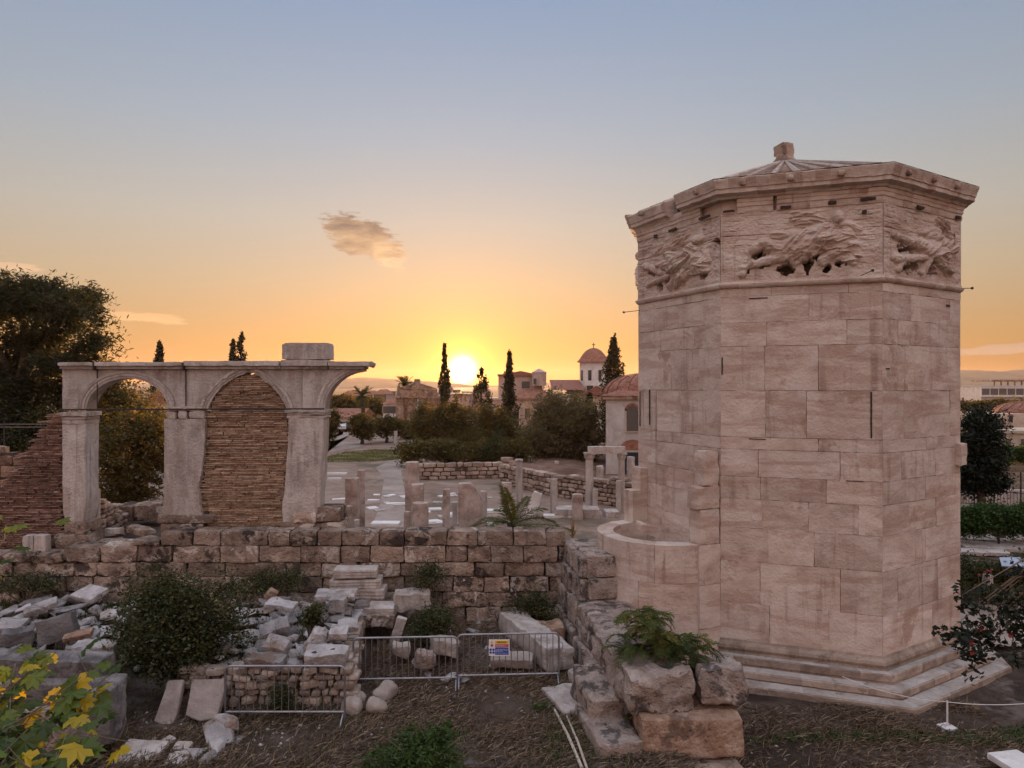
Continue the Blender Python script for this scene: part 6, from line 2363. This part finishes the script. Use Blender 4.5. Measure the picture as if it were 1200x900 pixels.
# domed building right of the gate (mosque like), walls white
Ym = 43.0
mq = thing('domed_building', (XW(760, Ym), Ym + 6, ZA), 'white domed building with brown tiled roof partly hidden behind the tower', 'building')
x0, x1 = XW(710, Ym), XW(930, Ym)
zt = ZW(468, Ym)
xb = XW(713, Ym + 11)
fpr = [(x0, Ym), (x1, Ym), (x1, Ym + 11), (xb, Ym + 11)]
mb = MB()
mb.poly([(x, y, ZA - .2) for x, y in fpr], (0, 0, zt - ZA + .2))
mb.build('wall', PLASTER_OLD, mq)
mb = MB()
mb.poly([(x0 - .25, Ym - .25, zt), (x1 + .2, Ym - .25, zt), (x1 + .2, Ym + 11.2, zt), (xb - .25, Ym + 11.2, zt)], (0, 0, .22))
mb.build('eaves', ORANGE_STONE, mq)
mb = MB()
ct = ((x0 + x1) / 2, Ym + 5.5)
ev = [(x0 - .32, Ym - .32), (x1 + .3, Ym - .32), (x1 + .3, Ym + 11.3), (xb - .3, Ym + 11.3)]
mb.add([(x, y, zt + .222) for x, y in ev] + [(ct[0] + (x - ct[0]) * .8, ct[1] + (y - ct[1]) * .8, zt + .55) for x, y in ev], [(0, 1, 5, 4), (1, 2, 6, 5), (2, 3, 7, 6), (3, 0, 4, 7), (4, 5, 6, 7)])
mb.build('roof', TILE, mq)
xd = XW(752, Ym + 3)
tiled_dome((xd, Ym + 3.0, zt + .28), 2.5, 1.35, 36).build('dome', TILE, mq, smooth_=False)
tiled_dome(((x0 + x1) / 2 + 2.2, Ym + 6.2, zt + .3), 3.6, 2.3, 48).build('dome', TILE, mq, smooth_=False)
windows(mq, XW(741, Ym), Ym, ZW(493, Ym), .72, 1.25, mat=SHUTTER, arched=True)
windows(mq, XW(800, Ym), Ym, ZW(493, Ym), .72, 1.25, mat=SHUTTER, arched=True)
mb = MB()
mb.box((XW(741, Ym), Ym - .03, (ZW(530, Ym) + ZA) / 2), (1.1, .1, ZW(530, Ym) - ZA))
d_ = mb.build('doorway', DARKGLASS, mq)
mb = MB()
mb.poly([(XW(741, Ym) + .75 * math.cos(t), Ym - .05, ZW(527, Ym) + .62 * math.sin(t)) for t in np.linspace(0, math.pi, 13)], (0, .08, 0))
mb.build('arch_trim', TILE, d_)

# church with drum dome
Yc = 100.0
ch = thing('domed_church', (XW(690, Yc), Yc, ZA), 'pale church with a red dome on a tall drum and a cross', 'church')
mb = MB()
boxz(mb, 648, 722, 462, 505, Yc + 3, 12)
boxz(mb, 664, 722, 452, 505, Yc + 5, 9)
mb.build('wall', PLASTER_C, ch)
mb = MB()
gable(mb, XW(650, Yc), XW(684, Yc), Yc + 3, Yc + 13, ZW(457, Yc), 1.5, .3, 'x')
gable(mb, XW(684, Yc), XW(720, Yc), Yc + 2.5, Yc + 13, ZW(463, Yc), 1.3, .3, 'y')
mb.build('roof', TILE, ch)
xc, yc = XW(695.5, Yc + 7), Yc + 7
rD = 16.3 * (Yc + 7) / F
mb = MB()
mb.lathe([(rD, ZW(464, Yc + 7)), (rD, ZW(424, Yc + 7)), (rD * 1.06, ZW(424, Yc + 7) + .05), (rD * 1.08, ZW(423, Yc + 7) + .1)], (xc, yc, 0), 8)
mb.build('drum', PLASTER_W, ch, ang=20)
dm_ = MB()
dm_.lathe([(rD * 1.2, ZW(424.5, yc)), (rD * 1.12, ZW(423, yc)), (rD * .98, ZW(420, yc)), (rD * .8, ZW(415.5, yc)), (rD * .55, ZW(411, yc)), (rD * .28, ZW(408.5, yc)), (.08, ZW(407.5, yc))], (xc, yc, 0), 32)
dm_.build('dome', TILE, ch)
mb = MB()
zc_ = ZW(407.5, yc)
mb.box((xc, yc, zc_ + .35), (.12, .12, .8))
mb.box((xc, yc, zc_ + .45), (.5, .1, .12))
mb.build('cross', IRON, ch, smooth_=False)
for i in range(8):
    a = R(22.5 + 45 * i)
    mb = MB()
    ap = rD * math.cos(R(22.5)) + .03
    rotm = Matrix.Rotation(a, 3, 'Z')
    mb.box(rotm @ Vector((ap, 0, 0)) + Vector((xc, yc, (ZW(434, yc) + ZW(446, yc)) / 2)), (.08, .5, ZW(434, yc) - ZW(446, yc)), rotm)
    mb.build('window', DARKGLASS, ch, smooth_=False)
windows(ch, XW(692, Yc + 2), Yc + 2.8, ZW(455, Yc), .9, .7)
for px in (655, 668, 680):
    windows(ch, XW(px, Yc + 3), Yc + 3, ZW(480, Yc), .6, 1.6)

# two storey neoclassical building
Yn = 92.0
nb = thing('neoclassical_building', (XW(608, Yn), Yn, ZA), 'pinkish flat roofed two storey building behind the slender cypress', 'building')
mb = MB()
boxz(mb, 572, 650, 467, 515, Yn, 12)
mb.build('wall', PLASTER_P, nb)
mb = MB()
boxz(mb, 584, 636, 440, 467, Yn + 3, 8)
mb.build('upper_storey', PLASTER_P, nb)
mb = MB()
boxz(mb, 583, 637, 438.5, 440.5, Yn + 2.7, 8.6)
gable(mb, XW(590, Yn + 3), XW(630, Yn + 3), Yn + 3, Yn + 11, ZW(438.5, Yn), .5, .0, 'y')
mb.build('roof', TILE, nb)
mb = MB()
hip(mb, XW(601, Yn), XW(652, Yn), Yn - .1, Yn + 4, ZW(467, Yn), 1.15, .4)
mb.build('lean_roof', TILE, nb)
mb = MB()
boxz(mb, 571.5, 651, 466.3, 468.5, Yn - .25, .25)
mb.build('cornice', PLASTER_C, nb)
tu = MB()
tu.lathe([(.95, ZW(452, Yn + 2)), (.95, ZW(437, Yn + 2)), (1.05, ZW(436.5, Yn + 2)), (.1, ZW(432, Yn + 2))], (XW(632, Yn + 2), Yn + 2.2, 0), 8)
tu.build('turret', PLASTER_P, nb)
for px in (576.5, 583, 589.5):
    windows(nb, XW(px, Yn), Yn, ZW(485, Yn), .36, 2.0, mat=SHUTTER)
for px in (605, 618, 632, 644):
    windows(nb, XW(px, Yn), Yn, ZW(485, Yn), .7, 1.4, mat=SHUTTER)
windows(nb, XW(616, Yn + 3), Yn + 3, ZW(451, Yn + 3), 1.1, .95, mat=SHUTTER)
windows(nb, XW(627, Yn + 1), Yn + 1.1, ZW(447, Yn + 1), .4, .8, mat=SHUTTER)

# ruined gateway (pediment on columns)
Yr = 90.0
rg = thing('ruined_gateway', (XW(490, Yr), Yr, ZA), 'ancient gateway with pediment and columns far behind the lawn', 'ruin')
mb = MB()
zpt = ZW(456, Yr)
xl, xr = XW(466, Yr), XW(512, Yr)
for px in (469, 482, 496, 509):
    c_ = MB()
    x = XW(px, Yr)
    c_.lathe([(.62, ZA - .1), (.60, ZA + 1), (.5, zpt - 1.5), (.62, zpt - 1.25), (.72, zpt - 1.1)], (x, Yr, 0), 16, .04)
    c_.build('column', ORANGE_STONE, rg)
mb.block(((xl + xr) / 2, Yr, zpt - .55), (xr - xl, 1.3, 1.05), None, .04, .05, .4)
mb.build('architrave', ORANGE_STONE, rg)
mb = MB()
mb.poly([(xl - .25, Yr - .75, zpt), (xr + .25, Yr - .75, zpt), ((xl + xr) / 2, Yr - .75, ZW(448, Yr))], (0, 1.5, 0))
mb.block(((xl + xr) / 2, Yr, ZW(448, Yr) + .15), (.7, .7, .5), None, .03, .04, .2)
mb.build('pediment', ORANGE_STONE, rg)
mb = MB()
mb.block((XW(505, Yr) + .6, Yr + 2.5, (ZA + zpt) / 2 - .7), (2.6, .8, zpt - ZA - 1.2), None, .05, .05, .5)
mb.block((XW(470, Yr) + .2, Yr + 2.5, (ZA + zpt) / 2 - .7), (1.4, .8, zpt - ZA - 1.2), None, .05, .05, .5)
mb.build('back_wall', ORANGE_STONE, rg)


def house(name, label, l, r, pt, pb, Y, dep, wall=PLASTER_W, roof=None, rise=1.0, rows=1, cols=3, cat='house', group=None, axis_='x', win=(.8, 1.0), flatpar=True, zb=None):
    o = thing(name, (XW((l + r) / 2, Y), Y, ZA), label, cat, group)
    zt_, z0 = ZW(pt, Y), (ZW(pb, Y) if zb is None else zb)
    x0_, x1_ = XW(l, Y), XW(r, Y)
    mb = MB()
    mb.box(((x0_ + x1_) / 2, Y + dep / 2, (zt_ + z0) / 2), (x1_ - x0_, dep, zt_ - z0))
    mb.build('wall', wall, o)
    mb = MB()
    if roof == 'hip':
        hip(mb, x0_, x1_, Y, Y + dep, zt_, rise).build('roof', TILE, o)
    elif roof == 'gable':
        gable(mb, x0_, x1_, Y, Y + dep, zt_, rise, .35, axis_).build('roof', TILE, o)
    else:
        mb.box(((x0_ + x1_) / 2, Y + dep / 2, zt_ + .12), (x1_ - x0_ + .3, dep + .3, .22))
        mb.build('roof', wall, o)
    for i in range(rows):
        for j in range(cols):
            zz = z0 + (zt_ - z0) * (i + .55) / rows
            windows(o, x0_ + (x1_ - x0_) * (j + .5) / cols, Y, zz, win[0], win[1], mat=SHUTTER)
    return o


house('white_house', 'white two storey house between the far palms', 449, 474, 473, 505, 105, 9, PLASTER_W, 'hip', .9, 2, 4)
house('low_house', 'long low house with tiled roof behind the parked cars', 384, 421, 489, 512, 84, 8, PLASTER_C, 'gable', .95, 1, 5)
house('white_house', 'white house with red roof seen through the open arch', 170, 205, 474, 505, 60, 7, PLASTER_W, 'gable', 1.3, 1, 3, axis_='y')
house('white_house', 'pale house lower left in the open arch', 164, 200, 487, 505, 57, 2.5, PLASTER_W, None, 1, 1, 4)
house('brick_house', 'brown flat roofed house behind the trees below the sun', 525, 550, 463, 505, 98, 8, PLASTER_P, None, 1, 1, 3)
house('brown_house', 'brown house just right of the ragged conifer behind the trees', 553, 574, 470, 505, 105, 8, PLASTER_P, 'hip', .8, 1, 2)
# right of the tower
ht = house('hotel_building', 'white terraced hotel block far right with a brown roof terrace', 1150, 1260, 453, 480, 190, 20, PLASTER_W, None, 1, 2, 11, 'building', win=(2.0, 1.7))
mb = MB()
for px in range(1165, 1262, 8):
    boxz(mb, px, px + 1, 446.5, 453, 192, .3)
boxz(mb, 1163, 1262, 445, 447, 190, 9)
mb.build('roof_pergola', ORANGE_STONE, ht)
mb = MB()
boxz(mb, 1150, 1262, 463.5, 465, 188.6, 1.4)
boxz(mb, 1150, 1262, 474, 475.5, 188.6, 1.4)
mb.build('balcony', PLASTER_W, ht)
mb = MB()
boxz(mb, 1200, 1262, 443, 447, 196, 6)
mb.build('roof_hut', PLASTER_P, ht)
Yd = 66
rh = thing('low_domed_house', (XW(1195, Yd), Yd, ZA), 'low house with a broad brown tiled dome roof right of the round tree', 'house')
mb = MB()
boxz(mb, 1160, 1245, 485, 505, Yd, 6)
mb.build('wall', PLASTER_C, rh)
tiled_dome((XW(1207, Yd + 3), Yd + 3, ZW(486, Yd)), 3.1, 1.2, 40).build('roof', TILE, rh, smooth_=False)
windows(rh, XW(1184, Yd), Yd, ZW(492, Yd), .35, .55, arched=True)
mb = MB()
boxz(mb, 1168, 1186, 495, 515, Yd - 8, 4)
mb.build('stone_annex', TERR, rh)
house('stone_house', 'pale ruined house wall beside the low domed house', 1172, 1260, 508, 530, 56, 4, PLASTER_C, None, 1, 1, 5, win=(.4, .5))
CGp = 'distant city blocks right of the tower'
for i in range(14):
    l = 1118 + i * 9 + random.uniform(-2, 2)
    w = random.uniform(8, 14)
    t_ = random.uniform(455, 464)
    house('city_block', 'small distant city block below the hills right of the tower', l, l + w, t_, t_ + 18, 260 + 30 * random.random(), 14, random.choice((PLASTER_W, PLASTER_C, PLASTER_P)), None, 1, 2, 3, 'building', CGp, win=(1.4, 1.4), zb=ZA)
for i in range(12):
    px = 1124 + i * 8
    px_tree('street_tree', 'street tree in front of the distant city blocks', px, 480, ((px, 475 + random.uniform(-2, 3), 6, 5), (px + 3, 478, 5, 5)), BROAD, 150, n_cl=36, per=26, spread=.45, L=.7, Wd=.4, r0=.15, group='street trees before the distant blocks')
CGl = 'distant city blocks below the hills at left'
for i in range(16):
    l = 372 + i * 13 + random.uniform(-3, 3)
    t_ = random.uniform(456, 466)
    house('city_block', 'small distant city block below the hills left of the pink building', l, l + random.uniform(9, 16), t_, t_ + 20, 230 + 60 * random.random(), 14, random.choice((PLASTER_W, PLASTER_C, PLASTER_P)), random.choice((None, 'hip')), 1.6, 2, 3, 'building', CGl, win=(1.4, 1.4), zb=ZA)

# cars by the low house
CARP = plain_mat('white_car_paint', (.62, .62, .64), .25, spec=.6)
CARD = plain_mat('dark_car_paint', (.05, .05, .055), .25, spec=.6)
TYRE = plain_mat('tyre_rubber', (.02, .02, .02), .8)
LAMP = plain_mat('lamp_glass', (.5, .48, .45), .2)


def car(label, px, py, paint, rz):
    g_ = G(px, py, ZA)
    o = thing('parked_car', (g_.x, g_.y, ZA), label, 'car', 'cars parked by the low house', rz)
    side = [(-2.1, .35), (-2.12, .75), (-1.9, .9), (-1.1, .98), (-.55, 1.42), (.75, 1.45), (1.45, 1.0), (2.0, .85), (2.12, .6), (2.08, .35)]
    mb = MB()
    mb.poly([(x, -.85, z) for x, z in side], (0, 1.7, 0))
    b = mb.build('body', paint, o, local=True)
    bv = b.modifiers.new('bevel', 'BEVEL')
    bv.width = .08
    bv.segments = 2
    for y in (-.86, .84):
        mb = MB()
        mb.poly([(-.98, y, 1.0), (-.5, y, 1.36), (.7, y, 1.38), (1.2, y, 1.02)], (0, .02, 0))
        mb.build('side_window', DARKGLASS, o, local=True)
    for xa, za, xb, zb in ((-1.08, 1.02, -.6, 1.4), (1.4, 1.04, .82, 1.42)):
        mb = MB()
        s = -1 if xa < 0 else 1
        mb.add([(xa + s * .02, -.68, za), (xa + s * .02, .68, za), (xb + s * .02, .6, zb), (xb + s * .02, -.6, zb)], [(0, 1, 2, 3)])
        mb.build('windscreen', DARKGLASS, o, local=True)
    for x in (-1.3, 1.3):
        for y in (-.82, .82):
            mb = MB()
            rm = Matrix.Rotation(R(90), 3, 'X')
            mb.lathe([(.2, -.1), (.33, -.1), (.33, .1), (.2, .1)], (0, 0, 0), 16)
            mb.v = [tuple(rm @ Vector(v) + Vector((x, y, .33))) for v in mb.v]
            mb.build('wheel', TYRE, o, local=True)
    for x in (-2.1, 2.08):
        for y in (-.6, .6):
            mb = MB()
            mb.box((x, y, .7), (.08, .32, .14))
            mb.build('headlight', LAMP, o, local=True)
    return o


car('white car parked beside the dark clipped tree', 398, 505.5, CARP, 1.75)
car('dark car parked right of the white one', 407.5, 505, CARD, 1.75)
car('white car parked farther back behind the dark one', 404, 500, CARP, 1.8)

# ================================================================== evening haze
hz = MB()
hz.box((0, 1610, 37), (7900, 3590, 84))
hz = hz.build('haze', plain_mat('haze_air', (.8, .8, .8)), smooth_=False)
hm_ = hz.data.materials[0]
hm_.node_tree.nodes.clear()
pv = N(hm_.node_tree, 'ShaderNodeVolumePrincipled')
pv.inputs['Color'].default_value = (.95, .78, .66, 1)
pv.inputs['Density'].default_value = 0.00007
pv.inputs['Anisotropy'].default_value = 0.5
mo_ = N(hm_.node_tree, 'ShaderNodeOutputMaterial')
hm_.node_tree.links.new(pv.outputs[0], mo_.inputs['Volume'])
setprops(hz, 'thin warm evening haze over the whole view', None, None, 'stuff')
